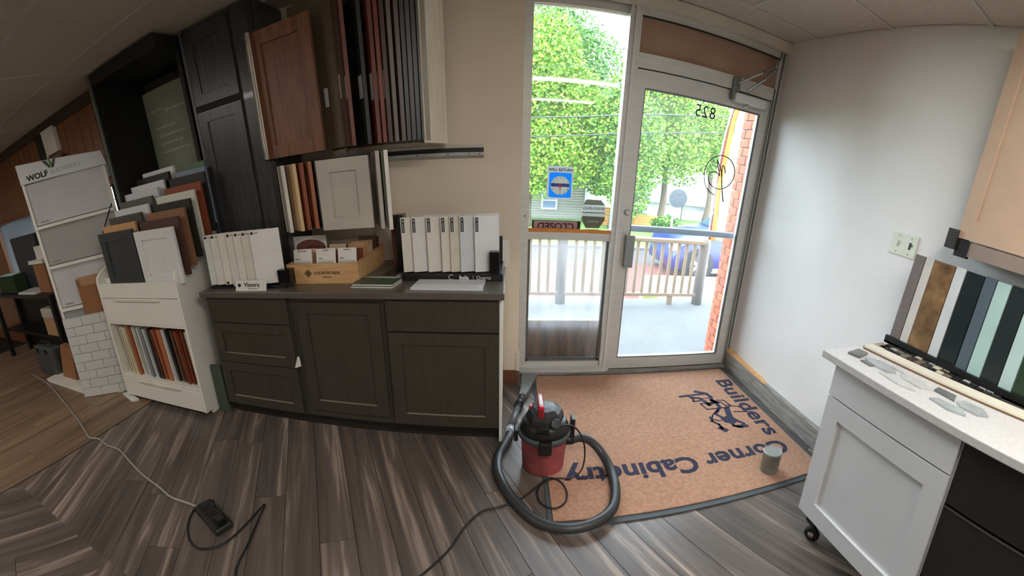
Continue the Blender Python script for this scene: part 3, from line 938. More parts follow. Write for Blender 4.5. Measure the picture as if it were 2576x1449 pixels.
def page(label, xf, yf, xh, yh, z0, z1, c, group, mat=None, sticker=None, panel=False, thick=.02, edge=None):
    """door sample like a page: hinge at (xh,yh) on the wall, free edge at (xf,yf); the face seen from the room is local -Y"""
    ang = math.atan2(yf - yh, xf - xh)
    L = math.hypot(xf - xh, yf - yh)
    t = thing('door_sample', label, 'door sample', (xh, yh, z0), ang, group)
    h = z1 - z0
    m = mat or M('door_stain', c, .38, var=.10, scale=5, stretch=(6, 6, 1))
    if panel:
        r = .07
        f = local('frame', boxes((0, 0, 0, r, thick, h), (L - r, 0, 0, L, thick, h), (r, 0, 0, L - r, thick, r), (r, 0, h - r, L - r, thick, h)), m, t)
        local('panel', boxes((r, .0125, r, L - r, thick - .002, h - r)), m, t)
    else:
        local('frame', boxes((0, 0, 0, .06, thick, h), (L - .055, 0, 0, L, thick, h), (.06, 0, 0, L - .055, thick, .06), (.06, 0, h - .06, L - .055, thick, h)), m, t)
        local('panel', boxes((.06, .005, .06, L - .055, thick - .003, h - .06)), m, t)
    if edge:
        local('edge_band', boxes((L, 0, 0, L + .002, thick, h)), M('edge_band', edge, .45), t)
    if sticker:
        local('sticker', boxes((L - sticker[0] * .6 - sticker[1] * 1.7, -.001, sticker[2] - z0, L - sticker[0] * .6, 0, sticker[3] - z0)), M('grey_label', (196, 198, 196), .6) if 'grey_label' not in bpy.data.materials else bpy.data.materials['grey_label'], t)
    return t


oak = wood('brown_oak_door', (104, 66, 46), (142, 96, 68), (16, 16, 1.2), 2.5, .4, rand=.02, bump=.3)
g = 'upper row of hanging door samples'
t = page('wide brown oak door sample facing out at the left of the upper row', -.930, 2.225, -1.300, 2.262, 1.640, 2.31, None, g, oak, None, True)
page('pale-edged door sample behind the brown oak door', -1.305, 2.245, -1.322, 2.268, 1.640, 2.31, (214, 206, 190), g)
ups = [
    ('dark olive door sample with a grey label right of the brown oak door', -.836, (92, 80, 66), (.110, .016, 1.86, 1.955)),
    ('dark umber door sample with a grey label, second right of the oak door', -.806, (84, 66, 56), (.030, .022, 1.89, 2.005)),
    ('copper-edged brown door sample just left of the black one', -.785, (116, 66, 54), (.012, .014, 1.88, 1.99)),
    ('black door sample with two grey labels in the upper row', -.702, (40, 44, 44), (.020, .034, 1.875, 1.985)),
    ('reddish brown door sample with a grey label right of the black door', -.648, (108, 56, 40), (.018, .026, 1.86, 1.985)),
    ('rust brown door sample, second right of the black door', -.620, (126, 64, 42), (.030, .010, 1.86, 1.99)),
    ('dark maroon door sample, third right of the black door', -.590, (74, 46, 40), (.022, .012, 1.86, 1.99)),
    ('taupe door sample in the middle right of the upper row', -.558, (112, 102, 94), None),
    ('dull rose-grey door sample right of the taupe one', -.522, (96, 84, 80), None),
    ('slate grey door sample, first of the dark four at the upper right', -.496, (62, 66, 66), None),
    ('slate grey door sample, second of the dark four at the upper right', -.470, (66, 62, 64), None),
    ('charcoal door sample, third of the dark four at the upper right', -.446, (52, 54, 56), None),
    ('grey-green door sample, last of the dark four at the upper right', -.420, (58, 66, 62), None),
]
n = len(ups)
for i, (lab, xf, c, st) in enumerate(ups):
    dx = .27 - .165 * i / (n - 1)
    yf = 2.262
    yh = 2.37 + .04 * i if i < 2 else 2.585
    page(lab, xf, yf + .004 * (i % 2), xf - dx, yh, 1.645, 2.40 + .01 * (i % 3), c, g, None, st)
page('olive-grey edged door sample touching the cream one at the upper right', -.398, 2.258, -.490, 2.585, 1.640, 2.41, (128, 122, 104), g)
page('cream door sample turned to the right at the end of the upper row', -.335, 2.56, -.392, 2.262, 1.628, 2.42, (224, 216, 196), g)

g = 'lower row of hanging door samples'
low = [
    ('white-edged door sample at the far left of the lower row', -1.190, (222, 218, 206), .02),
    ('pale maple door sample, second from left in the lower row', -1.120, (222, 190, 144), .02),
    ('russet door sample, third from left in the lower row', -1.078, (140, 72, 44), .02),
    ('orange-brown door sample, fourth from left in the lower row', -1.030, (164, 96, 58), .02),
    ('dark green-black door sample left of the light grey door', -.995, (40, 46, 40), .02),
]
for i, (lab, xf, c, th) in enumerate(low):
    page(lab, xf, 2.20 + .003 * i, max(xf - .085, -1.250), 2.262 + .018 * i, 1.200 + .004 * i, 1.592, c, g)
page('light grey shaker door sample facing out in the lower row', -.700, 2.225, -.985, 2.205, 1.200, 1.590, (196, 190, 176), g, M('pale_grey_door', (190, 184, 172), .4), None, True)
page('grey door sample turned edge-on right of the light grey one', -.652, 2.20, -.81, 2.575, 1.195, 1.605, (176, 172, 164), g)
page('sage green door sample second from the right in the lower row', -.630, 2.23, -.745, 2.575, 1.195, 1.600, (136, 142, 122), g)
page('white door sample turned edge-on at the right end of the lower row', -.604, 2.185, -.722, 2.575, 1.190, 1.605, (226, 224, 216), g)

# ------------------------------------------------------------------ tall dark cabinet standing on the counter
t = thing('tall_cabinet', 'tall charcoal oak cabinet with two doors standing on the worktop left end', 'cabinet', (-1.53, 2.45, CT))
obj('body', boxes((-1.760, 2.302, CT, -1.262, 2.625, CEIL - .01)), tall_m, t)
obj('left_edge', boxes((-1.772, 2.290, CT, -1.752, 2.56, CEIL - .01)), tall_edge, t)
obj('right_stile', boxes((-1.405, 2.292, CT, -1.262, 2.302, CEIL - .01)), tall_m, t)
obj('scribe_strip', boxes((-1.300, 2.284, CT, -1.268, 2.292, CEIL - .01)), M('dark_scribe', (40, 32, 26), .5), t)
shaker(t, 'door', -1.742, -1.420, 2.045, 2.46, 2.282, .02, tall_m, .062, .008)
shaker(t, 'door', -1.742, -1.420, 1.02, 2.005, 2.282, .02, tall_m, .062, .008)
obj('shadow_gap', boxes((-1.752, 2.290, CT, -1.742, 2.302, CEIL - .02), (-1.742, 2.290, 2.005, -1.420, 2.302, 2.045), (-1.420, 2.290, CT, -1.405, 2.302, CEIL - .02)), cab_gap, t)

# ------------------------------------------------------------------ white display rack
RX0, RX1, RYF = -2.655, -1.835, 1.85
t = thing('display_rack', 'white sloping rack of cabinet door samples with two drawers and an open shelf', 'display rack', (-2.25, 2.1, 0))
prof = [(RYF + .07, 0), (RYF + .07, .035), (RYF, .035), (RYF, 1.015), (RYF + .012, 1.055), (RYF + .04, 1.08), (2.38, 1.33), (2.43, 1.33), (2.43, 0)]
obj('side_panel', prism(prof, 'X', RX1 - .022, RX1), white_lam, t)
obj('side_panel', prism(prof, 'X', RX0, RX0 + .022), white_lam, t)
obj('tray_front', boxes((RX0 + .022, RYF, .892, RX1 - .022, RYF + .018, 1.005)), white_lam, t)
d = obj('drawer_front', boxes((RX0 + .024, RYF + .001, .690, RX1 - .024, RYF + .02, .886)), white_lam, t)
obj('pull', boxes((-2.49, RYF - .014, .868, -2.03, RYF + .002, .878)), cream_frame, d)
d = obj('drawer_front', boxes((RX0 + .024, RYF + .001, .038, RX1 - .024, RYF + .02, .200)), white_lam, t)
obj('pull', boxes((-2.46, RYF - .014, .184, -2.04, RYF + .002, .194)), cream_frame, d)
obj('shelf', boxes((RX0 + .022, RYF + .004, .204, RX1 - .022, 2.40, .222)), white_lam, t)
obj('shelf', boxes((RX0 + .022, RYF + .004, .672, RX1 - .022, 2.40, .688)), white_lam, t)
obj('back_panel', boxes((RX0 + .022, 2.405, .03, RX1 - .022, 2.42, 1.32)), white_lam, t)
obj('bottom_panel', boxes((RX0 + .022, RYF + .08, .02, RX1 - .022, 2.405, .036)), white_lam, t)
for k in range(9):
    ys_ = RYF + .02 + .05 * k
    obj('step', boxes((RX0 + .022, ys_, .888, RX1 - .022, ys_ + .05, .985 + .046 * k)), white_lam, t)

Lrow = [((-2.516, 1.385), -2.152, (58, 62, 66), 'charcoal blue'), ((-2.50, 1.430), -2.155, (206, 158, 112), 'pale tan'), ((-2.47, 1.480), -2.13, (82, 78, 74), 'grey-brown'), ((-2.44, 1.525), -2.10, (218, 220, 222), 'white'), ((-2.43, 1.572), -2.095, (98, 96, 92), 'mid grey'), ((-2.41, 1.620), -2.075, (214, 216, 222), 'cool white'), ((-2.38, 1.662), -2.055, (224, 224, 226), 'bright white'), ((-2.365, 1.709), -2.04, (36, 34, 34), 'near-black'), ((-2.335, 1.742), -2.03, (226, 228, 230), 'clean white')]
Rrow = [((-2.139, 1.358), -1.790, (220, 222, 222), 'white shaker'), ((-2.115, 1.412), -1.775, (88, 62, 56), 'cocoa brown'), ((-2.085, 1.457), -1.755, (146, 106, 80), 'light walnut'), ((-2.055, 1.503), -1.740, (50, 48, 40), 'dark olive'), ((-2.060, 1.551), -1.735, (220, 220, 208), 'cream white'), ((-2.02, 1.593), -1.715, (142, 76, 50), 'red-brown'), ((-2.005, 1.649), -1.708, (48, 46, 44), 'black-brown'), ((-1.975, 1.682), -1.735, (134, 150, 168), 'dusty blue'), ((-1.955, 1.723), -1.765, (96, 116, 96), 'muted green')]
for side, rows in (('left', Lrow), ('right', Rrow)):
    for k, ((x0, zt), x1, c, cn) in enumerate(rows):
        yk = RYF + .03 + .05 * k
        zb = .985 + .046 * k + .001
        if k == 0:
            lab = '%s framed door sample at the front %s of the white rack' % (cn, side)
        else:
            lab = '%s door sample, %s row back on the %s of the white rack' % (cn, ORD[k], side)
        o = thing('door_sample', lab, 'door sample', (x0, yk, zb), 0, 'door samples in the white rack')
        m = M('rack_door_%s_%d' % (side, k), c, .38, var=.02 if min(c) > 190 else .07, scale=6, stretch=(6, 6, 1))
        w, h, r = x1 - x0, zt - zb, .062
        local('frame', boxes((0, 0, 0, r, .02, h), (w - r, 0, 0, w, .02, h), (r, 0, 0, w - r, .02, r), (r, 0, h - r, w - r, .02, h)), m, o)
        local('panel', boxes((r, .008, r, w - r, .018, h - r)), m, o)
        if k == 0:
            local('bead', boxes((r - .001, .004, r, r + .007, .018, h - r), (w - r - .007, .004, r, w - r + .001, .018, h - r), (r, .004, h - r - .007, w - r, .018, h - r), (r, .004, r, w - r, .018, r + .007)), m, o)
# thin boards on the open shelf
shc = [(216, 208, 180), (196, 196, 184), (222, 212, 178), (226, 216, 180), (172, 104, 70), (226, 222, 206), (176, 182, 180), (212, 214, 210), (136, 142, 146), (206, 210, 210), (52, 50, 50), (92, 62, 50), (168, 98, 66), (176, 108, 74), (214, 214, 210), (46, 44, 44), (112, 74, 54), (66, 60, 56), (138, 70, 46), (120, 62, 44), (216, 212, 190)]
shn = ['ivory', 'pale grey', 'cream', 'butter yellow', 'copper brown', 'white', 'silver grey', 'soft white', 'steel grey', 'light grey', 'black', 'dark brown', 'terracotta', 'wide terracotta', 'white', 'charcoal', 'chestnut', 'dark grey', 'russet', 'oxblood', 'off-white']
x = RX0 + .045
for k, c in enumerate(shc):
    w = .011 + .004 * rnd.random() + (.03 if k == 13 else 0)
    o = tag(obj('sample_board', boxes((0, 0, 0, w, .30, .40 + .02 * rnd.random())), M('shelf_board_%d' % k, c, .45, var=.06), None, False, (x, RYF + .035 + .02 * rnd.random(), .2225), (0, math.radians(-3 if k % 3 else -5), 0)),
            '%s thin board on the open shelf of the white rack, %s from left' % (shn[k], ORD[k]), 'sample board', 'boards on the rack shelf')
    x += .0345 if k != 13 else .052
t = tag(obj('sample_board', boxes((-1.815, 1.96, .001, -1.730, 1.98, .36)), M('green_grey_panel', (72, 84, 72), .5), None, False), 'green-grey board leaning between the white rack and dark cabinets', 'sample board')
tag(obj('sample_board', prism([(-2.74, 1.86), (-2.56, 1.80), (-2.52, 1.845), (-2.70, 1.90)], 'Z', .001, .018), paper), 'pale offcut lying on the floor under the rack left corner', 'sample board')
tag(obj('sample_board', boxes((-2.69, 1.90, .018, -2.672, 2.2, .40)), M('dark_offcut', (84, 70, 60), .6)), 'dark brown board standing on edge left of the white rack', 'sample board')
tag(obj('paper_scrap', prism([(-2.98, 1.92), (-2.80, 1.87), (-2.74, 2.0), (-2.90, 2.06)], 'Z', .001, .006), M('yellowed_paper', (206, 190, 150), .8)), 'crumpled yellowed paper on the floor beside the tile panel', 'paper')

# ------------------------------------------------------------------ white tower display on the left
A, B = Vector((-3.11, 1.75, 0)), Vector((-2.665, 2.225, 0))
ang = math.atan2(B.y - A.y, B.x - A.x)
TL = (B - A).length
t = thing('tower_display', 'tall white tower display of grey wall panels with a lettered header', 'display stand', A, ang)
panel_ms = [M('grey_wall_panel_%d' % i, c, .35, var=.06, scale=4) for i, c in enumerate(((196, 196, 196), (166, 164, 162), (202, 200, 202), (168, 170, 168), (208, 206, 200)))]
local('side_frame', boxes((-.012, -.012, .03, .012, .06, 2.08)), white_lam, t)
local('side_frame', boxes((TL - .012, -.012, .03, TL + .012, .06, 1.98)), white_lam, t)
local('back_board', boxes((.012, .03, .03, TL - .012, .05, 1.94)), white_gray, t)
local('header', prism([(-.012, 1.925), (TL + .03, 1.90), (TL + .01, 2.01), (-.012, 2.09)], 'Y', -.03, .05), white_gray, t)
local('header_return', boxes((TL + .012, -.02, 1.80, TL + .035, .10, 1.95)), M('grey_return', (150, 150, 156), .5), t)
zs = [1.925, 1.547, 1.196, .809, .476, .06]
for i in range(5):
    p = local('wall_panel', boxes((.014, -.004, zs[i + 1] + .02, TL - .012, .012, zs[i] - .012)), panel_ms[i], t)
    if i < 4:
        local('ledge', boxes((0, -.035, zs[i + 1] - .014, TL, .012, zs[i + 1] + .012)), white_lam, t)
        local('label_strip', boxes((.05, -.006, zs[i + 1] + .035, .12, -.004, zs[i + 1] + .05)), M('label_grey_%d' % i, (150, 148, 142), .6), t)
me = textmesh('WOLF', .062, .0008, 'LEFT', .0022)
local('lettering', me, print_black, t, loc=(.05, -.031, 1.958), rot=FRONT)
me = textmesh('SHOWERS', .052, .0008, 'LEFT', -.0008)
local('lettering', me, M('header_grey_ink', (150, 152, 156), .6), t, loc=(.245, -.031, 1.956), rot=FRONT)
wlog = [[(.20, 2.058), (.235, 2.058), (.262, 2.002), (.247, 1.99)], [(.247, 2.058), (.268, 2.054), (.285, 2.002), (.268, 1.99)], [(.262, 1.990), (.290, 2.052), (.312, 2.052), (.284, 1.990)]]
for i, q in enumerate(wlog):
    local('logo_stroke', prism(q, 'Y', -.0316, -.030), M('logo_green_%d' % i, ((60, 84, 56), (96, 130, 70), (70, 72, 70))[i], .6), t)
t = thing('plinth_slab', 'white floor board under the foot of the white tower display', 'board', (-3.4, 1.85, 0))
obj('board', boxes((-3.74, 1.715, .004, -3.085, 2.02, .038)), white_lam, t)
obj('black_edge', boxes((-3.735, 1.72, 0, -3.09, 2.015, .004)), black_pl, t)
tag(obj('cardboard_panel', prism([(-3.60, .039), (-3.36, .039), (-3.30, .36), (-3.48, .40)], 'Y', 1.83, 1.90), card_brown), 'brown wood-grain panel standing on the white floor board', 'panel')
# tile panel
t = thing('tiled_sample', 'white subway tile panel leaning beside the tower display', 'tile sample', (-3.030, 1.672, .002), math.atan2(.36, .38))
Wp, Hp = .47, .74
lean = math.radians(-1.5)
local('backer', boxes((0, .008, 0, Wp, .02, Hp)), M('tile_grout', (176, 176, 172), .8), t, rot=(lean, 0, 0))
tile_w = M('gloss_white_tile', (206, 208, 206), .22, var=.03, rand=.04)
mesh_cache = {}
for r_ in range(9):
    x = 0.003 - (0.08 if r_ % 2 else 0)
    while x < Wp - .01:
        a, b = max(x, .003), min(x + .155, Wp - .003)
        if b - a > .015:
            key = round(b - a, 3)
            if key not in mesh_cache:
                o = local('tile', rbox(0, 0, 0, b - a, .008, .077, .0018, 1), tile_w, t)
                mesh_cache[key] = o.data
            else:
                o = local('tile', mesh_cache[key], None, t)
            o.rotation_euler = (lean, 0, 0)
            zz, yy = .003 + r_ * .0815, -.001
            o.location = (a, yy * math.cos(lean) - zz * math.sin(lean), zz * math.cos(lean) + yy * math.sin(lean))
        x += .158
# carton behind the tile panel
t = thing('carton', 'open brown cardboard carton behind the subway tile panel', 'carton', (-2.82, 1.97, 0))
cq = [(-2.945, 1.869), (-2.727, 2.103), (-2.703, 2.081), (-2.921, 1.847)]
obj('body', prism(cq, 'Z', 0, .98), card_brown, t)
obj('flap', prism([(-2.940, 1.872), (-2.735, 2.092), (-2.733, 2.090), (-2.938, 1.870)], 'Z', .98, 1.06), card_tan, t)
obj('flap', prism([(-2.945, 1.869), (-2.921, 1.847), (-2.919, 1.849), (-2.943, 1.871)], 'Z', .98, 1.05), card_brown, t)

# ------------------------------------------------------------------ dark open case with a sage board behind the rack
t = thing('open_case', 'tall black-brown open case between panelled wall and charcoal cabinet', 'case', (-2.15, 2.35, 0))
vdark = M('black_brown_board', (22, 20, 18), .6)
obj('left_side', boxes((-2.445, 2.10, 1.40, -2.415, 2.60, CEIL - .01)), vdark, t)
obj('edge_strip', boxes((-2.448, 2.090, 1.40, -2.422, 2.10, CEIL - .01)), M('dull_green_edge', (84, 92, 84), .5), t)
obj('top_board', boxes((-2.415, 2.10, 2.41, -1.80, 2.60, CEIL - .01)), vdark, t)
obj('right_side', boxes((-1.83, 2.30, 1.40, -1.80, 2.60, 2.41)), vdark, t)
obj('bottom_board', boxes((-2.415, 2.46, 1.385, -1.80, 2.60, 1.40)), vdark, t)
obj('back_board', boxes((-2.415, 2.605, 1.40, -1.80, 2.62, 2.41)), M('dark_back', (58, 54, 42), .8), t)
t = thing('sage_sign_board', 'sage green board with faded white print inside the dark case', 'sign', (-2.19, 2.52, 1.41))
obj('board', boxes((-2.410, 2.545, 1.41, -1.975, 2.56, 2.335)), sage, t)
obj('support', boxes((-2.3, 2.56, 1.41, -2.05, 2.604, 1.6)), vdark, t)
for z, a, b in ((2.18, -2.36, -2.24), (2.16, -2.22, -2.03), (2.05, -2.34, -2.16), (1.99, -2.33, -2.06), (1.93, -2.33, -2.10), (1.87, -2.32, -2.05)):
    x = a
    while x < b:
        wl = .012 + .03 * rnd.random()
        obj('print_mark', boxes((x, 2.5442, z, min(b, x + wl), 2.545, z + .016)), chalk, t)
        x += wl + .008
for i, (z, c, lab) in enumerate(((1.55, (150, 120, 96), 'tan'), (1.66, (70, 52, 44), 'dark brown'), (1.78, (176, 96, 66), 'red'), (1.86, (214, 204, 190), 'pale'))):
    tag(obj('sample_board', boxes((-1.97, 2.50, z - .10, -1.86, 2.60, z)), M('shelf_piece_%d' % i, c, .5)), '%s sample piece stacked beside the sage board' % lab, 'sample board', 'pieces beside the sage board')

# ------------------------------------------------------------------ samples on the panelled wall, stool lamp, and things along it
t = thing('door_sample', 'small dark door sample hung on the wood-panelled wall', 'door sample', (-3.46, WY, 2.1))
obj('frame', boxes((-3.66, WY - .03, 2.06, -3.50, WY - .008, 2.40)), M('dark_sample', (34, 36, 34), .4), t)
t = thing('door_sample', 'small white door sample hung on the wood-panelled wall', 'door sample', (-3.36, WY, 2.1))
obj('frame', boxes((-3.50, WY - .05, 2.19, -3.30, WY - .008, 2.42)), white_lam, t)
obj('edge', boxes((-3.51, WY - .05, 1.95, -3.498, WY - .02, 2.2)), white_lam, t)
tag(obj('sample_board', boxes((-3.49, WY - .07, 1.95, -3.26, WY - .052, 2.16)), M('brown_sample_board', (112, 92, 78), .5)), 'brown board hung below the white sample on the panelled wall', 'sample board')
t = thing('wire_stand', 'black wire easel stand behind the rack beside the small window', 'stand', (-2.60, 2.30, 0))
obj('post', tube([(-2.69, 2.29, 0), (-2.69, 2.29, 1.74)], .014, 8), black_pl, t)
obj('wire', tube(spline([(-2.69, 2.29, 1.62), (-2.67, 2.22, 1.60), (-2.665, 2.12, 1.48), (-2.665, 2.05, 1.38)], 5), .005, 6), black_pl, t)
obj('wire', tube([(-2.69, 2.29, 1.58), (-2.66, 2.27, 1.55), (-2.64, 2.28, 1.62)], .005, 6), black_pl, t)
t = thing('side_table', 'black side table against the panelled wall at the far left', 'table', (-4.4, 2.1, 0))
obj('top', boxes((-5.1, 1.95, .84, -3.62, 2.33, .88)), black_pl, t)
obj('back_panel', boxes((-5.1, 2.28, .05, -3.62, 2.31, .84)), black_pl, t)
obj('lower_shelf', boxes((-5.06, 2.0, .36, -3.66, 2.28, .39)), black_pl, t)
for x, y in ((-5.07, 1.98), (-3.65, 1.98), (-5.07, 2.25), (-3.65, 2.25)):
    obj('leg', boxes((x - .025, y - .025, 0, x + .025, y + .025, .84)), black_pl, t)
tag(obj('paper_stack', boxes((-4.35, 1.98, .88, -3.95, 2.2, .90)), paper), 'loose white papers on the black side table', 'papers')
t = thing('carton', 'brown carton with white lid standing on the black side table', 'carton', (-3.85, 2.15, .88))
obj('body', boxes((-3.95, 2.05, .88, -3.72, 2.27, 1.20)), card_brown, t)
obj('lid', boxes((-3.99, 2.03, 1.20, -3.70, 2.29, 1.24)), paper, t)
tag(obj('carton', boxes((-3.84, 2.06, 1.241, -3.70, 2.28, 1.38)), paper), 'small white box stacked on the carton on the side table', 'carton')
tag(obj('monitor_panel', boxes((-4.6, 2.20, .905, -4.02, 2.24, 1.52)), M('dark_slate_panel', (52, 56, 62), .5)), 'dark slate panel upright on the side table at the left edge', 'panel')
tag(obj('plant_box', boxes((-4.9, 2.02, .885, -4.45, 2.18, 1.10)), M('dark_green_box', (36, 56, 30), .7)), 'dark green box on the side table at the picture edge', 'box')
t = thing('carton', 'tan carton with a folded plastic bag on the side table shelf', 'carton', (-3.85, 2.1, .39))
obj('body', boxes((-4.02, 2.02, .39, -3.68, 2.26, .60)), card_tan, t)
obj('plastic_bag', rbox(-4.03, 2.01, .58, -3.68, 2.27, .70, .02), M('milky_plastic', (184, 180, 168), .35), t)
t = thing('tool_case', 'grey plastic tool case on the floor left of the white floor board', 'tool case', (-3.95, 1.9, 0))
obj('shell', rbox(-4.06, 1.82, 0, -3.70, 1.96, .33, .03, 3), grey_case, t)
obj('handle', tube(spline([(-3.98, 1.89, .33), (-3.95, 1.89, .37), (-3.81, 1.89, .37), (-3.78, 1.89, .33)], 5), .012, 8), black_pl, t)
for x in (-3.99, -3.82):
    obj('latch', boxes((x, 1.812, .26, x + .04, 1.822, .31)), black_pl, t)
obj('seam', boxes((-4.062, 1.885, .03, -3.698, 1.892, .30)), black_pl, t)

# ------------------------------------------------------------------ mat with lettering
t = thing('door_mat', 'rust-coloured entrance mat with navy lettering in front of the door', 'mat', (.92, 2.05, .001))
mx0, mx1, my0, my1 = .183, 1.664, 1.372, 2.722
obj('rubber_border', rbox(mx0, my0, 0.0005, mx1, my1, .007, .002), mat_edge, t)
obj('pile', rbox(mx0 + .022, my0 + .03, .0065, mx1 - .03, my1 - .022, .012, .002), mat_m, t)
lettering('Corner Cabinetry', .170, ink, t, (.925, 1.672, .0122), (0, 0, math.radians(180)), bold=.005, spacing=1.02, sx=1.0)
lettering('Builders', .160, ink, t, (1.552, 2.155, .0122), (0, 0, math.radians(-90)), bold=.0045, spacing=1.04, sx=1.36)


def stroke(pts, w, z=.0125):
    bm = bmesh.new()
    P = [Vector((p[0], p[1], z)) for p in pts]
    for a, b in zip(P, P[1:]):
        d = (b - a)
        if d.length < 1e-5:
            continue
        d.normalize()
        s = Vector((-d.y, d.x, 0)) * w / 2
        e = d * w * .35
        vs = [bm.verts.new(v) for v in (a - e - s, b + e - s, b + e + s, a - e + s)]
        bm.faces.new(vs)
    bmesh.ops.recalc_face_normals(bm, faces=bm.faces)
    bmesh.ops.solidify(bm, geom=list(bm.faces), thickness=-.0008)
    return bm


em = obj('emblem', prism([(1.30, 2.03), (1.38, 2.06), (1.41, 1.985), (1.36, 1.955), (1.31, 1.985)], 'Z', .0115, .0128), ink, t)


def L2(*px):
    return list(px)


emb = [
    (L2((1.145, 2.335), (1.20, 2.340), (1.335, 2.345)), .022),
    (L2((1.28, 2.385), (1.345, 2.345), (1.36, 2.30), (1.345, 2.25), (1.375, 2.215)), .028),
    (L2((1.205, 2.335), (1.225, 2.295), (1.215, 2.26), (1.265, 2.262)), .016),
    (L2((1.225, 2.31), (1.27, 2.295), (1.30, 2.235)), .022),
    (L2((1.27, 2.285), (1.355, 2.285)), .010),
    (L2((1.25, 2.225), (1.40, 2.215), (1.415, 2.145), (1.265, 2.150), (1.25, 2.225)), .010),
    (L2((1.29, 2.25), (1.30, 2.20), (1.36, 2.235), (1.36, 2.16)), .028),
    (L2((1.385, 2.245), (1.43, 2.235), (1.445, 2.165), (1.415, 2.14)), .010),
    (L2((1.415, 2.175), (1.50, 2.135), (1.52, 2.065), (1.43, 2.085)), .010),
    (L2((1.40, 2.13), (1.38, 2.06), (1.36, 1.98)), .040),
    (L2((1.345, 2.14), (1.295, 2.085), (1.33, 2.02)), .022),
    (L2((1.335, 2.13), (1.275, 2.085), (1.245, 2.035), (1.29, 2.005)), .010),
    (L2((1.245, 2.06), (1.235, 2.015), (1.262, 1.97), (1.262, 1.925)), .018),
    (L2((1.255, 1.935), (1.275, 1.905)), .036),
    (L2((1.345, 1.975), (1.35, 1.935), (1.39, 1.91), (1.425, 1.945), (1.40, 1.98)), .020),
    (L2((1.37, 1.925), (1.43, 1.915)), .030),
]
for pts, w in emb:
    obj('emblem_line', stroke(pts, w), ink, em)
for x, y in ((1.0, 1.93), (1.02, 1.925)):
    obj('lint', boxes((x, y, .012, x + .008, y + .004, .014)), paper, t)

t = thing('metal_tin', 'small dented grey tin standing on the corner of the mat', 'tin', (1.335, 1.512, .0125))
local('body', lathe([(.049, 0), (.050, .004), (.0485, .01), (.0495, .108), (.050, .112)], 30), M('dull_zinc', (132, 130, 118), .5, .35, var=.25, scale=14), t, True)
local('lid', lathe([(.0515, .110), (.0515, .119), (.047, .121), (.044, .119)], 30), M('zinc_lid', (150, 150, 146), .45, .3, var=.1), t)
local('rim', lathe([(.0505, 0), (.0515, .003), (.0505, .006)], 30), M('zinc_rim', (110, 108, 98), .5, .4), t, True)

# ------------------------------------------------------------------ wet-dry vacuum
VX, VY = .190, 1.782
t = thing('shop_vacuum', 'red and black wet-dry vacuum standing at the mat edge', 'vacuum', (VX, VY, 0))
local('drum', lathe([(.098, .002), (.104, .012), (.112, .17), (.113, .205)], 40), dust_red, t, True)
local('drum_foot', lathe([(.094, 0), (.098, .006)], 40), red_pl, t)
local('rim', lathe([(.116, .198), (.128, .203), (.130, .222), (.122, .232)], 40), M('grey_rim', (70, 76, 78), .4), t, True)
local('lid', lathe([(.121, .226), (.118, .25), (.108, .275), (.098, .29)], 40), black_pl, t, True)
local('motor_cover', lathe([(.092, .282), (.090, .318), (.080, .342), (.055, .356), (.02, .36)], 8), M('motor_cover_grey', (48, 50, 52), .4), t, False)
local('front_latch', rbox(-.036, -.142, .165, .026, -.118, .235, .006), black_pl, t)
local('latch_grip', rbox(-.030, -.124, .150, .022, -.112, .175, .004), M('dark_red_plastic', (96, 26, 26), .5), t)
for s in (-1, 1):
    local('side_latch', rbox(s * .138 - .010, -.02, .16, s * .138 + .010, .035, .225 + (.06 if s > 0 else 0), .005), black_pl, t)
local('cord_holder', lathe([(.026, 0), (.026, .008), (.018, .010)], 20), M('holder_grey', (58, 60, 62), .4), t, True, (.042, -.082, .308), (math.radians(58), 0, math.radians(24)))
local('vent_slot', boxes((-.05, -.121, .268, .01, -.105, .276), (-.045, -.117, .282, .012, -.10, .288)), rubber, t)
hb = bmesh.new()
bx(hb, -.038, -.075, .335, -.012, .055, .400)
bev(hb, .006, 2)
hd = local('carry_handle', hb, red_hot, t)
local('handle_label', boxes((-.033, -.055, .4002, -.017, .035, .4012)), M('grey_white_label', (190, 196, 204), .4, var=.3, scale=60), hd)
local('handle_recess', boxes((-.034, -.0765, .342, -.016, -.0745, .385)), red_pl, hd)
local('switch', rbox(-.078, .005, .335, -.062, .03, .355, .003), red_hot, t)
local('hose_port', tube([(.100, -.005, .155), (.145, -.005, .155)], .026, 16), black_pl, t, True)
hp = spline([(.325, 1.777, .155), (.385, 1.80, .145), (.445, 1.80, .105), (.492, 1.752, .058), (.512, 1.66, .037), (.505, 1.54, .037), (.465, 1.425, .037), (.375, 1.358, .036), (.255, 1.340, .033), (.135, 1.395, .026), (.035, 1.520, .026), (-.030, 1.675, .026), (-.036, 1.80, .026), (-.006, 1.90, .026), (.018, 1.97, .026), (.026, 2.03, .026)], 16)
hp = resample(hp, .0042)
ho = obj('hose', tube(hp, .0235, 14, rib=.10), hose_m, t, True)
obj('hose_cuff', tube([(.022, 2.005, .026), (.030, 2.055, .026)], .0265, 16), M('silver_cuff', (172, 176, 184), .35, .4), t, True)
obj('wand', tube([(.028, 2.04, .026), (.052, 2.165, .026), (.080, 2.305, .026)], [.0215, .019, .019], 16), M('wand_plastic', (86, 88, 92), .4), t, True)
obj('wand_joint', tube([(.072, 2.275, .026), (.086, 2.325, .026), (.092, 2.345, .026)], [.024, .028, .024], 16), black_pl, t, True)
obj('wand_tip', tube([(.088, 2.33, .026), (.112, 2.42, .027)], [.021, .019], 16), hose_m, t, True)
nz = bmesh.new()
sec = [((.106, 2.40), .020, .02), ((.120, 2.45), .026, .018), ((.140, 2.56), .036, .014), ((.168, 2.70), .055, .010)]
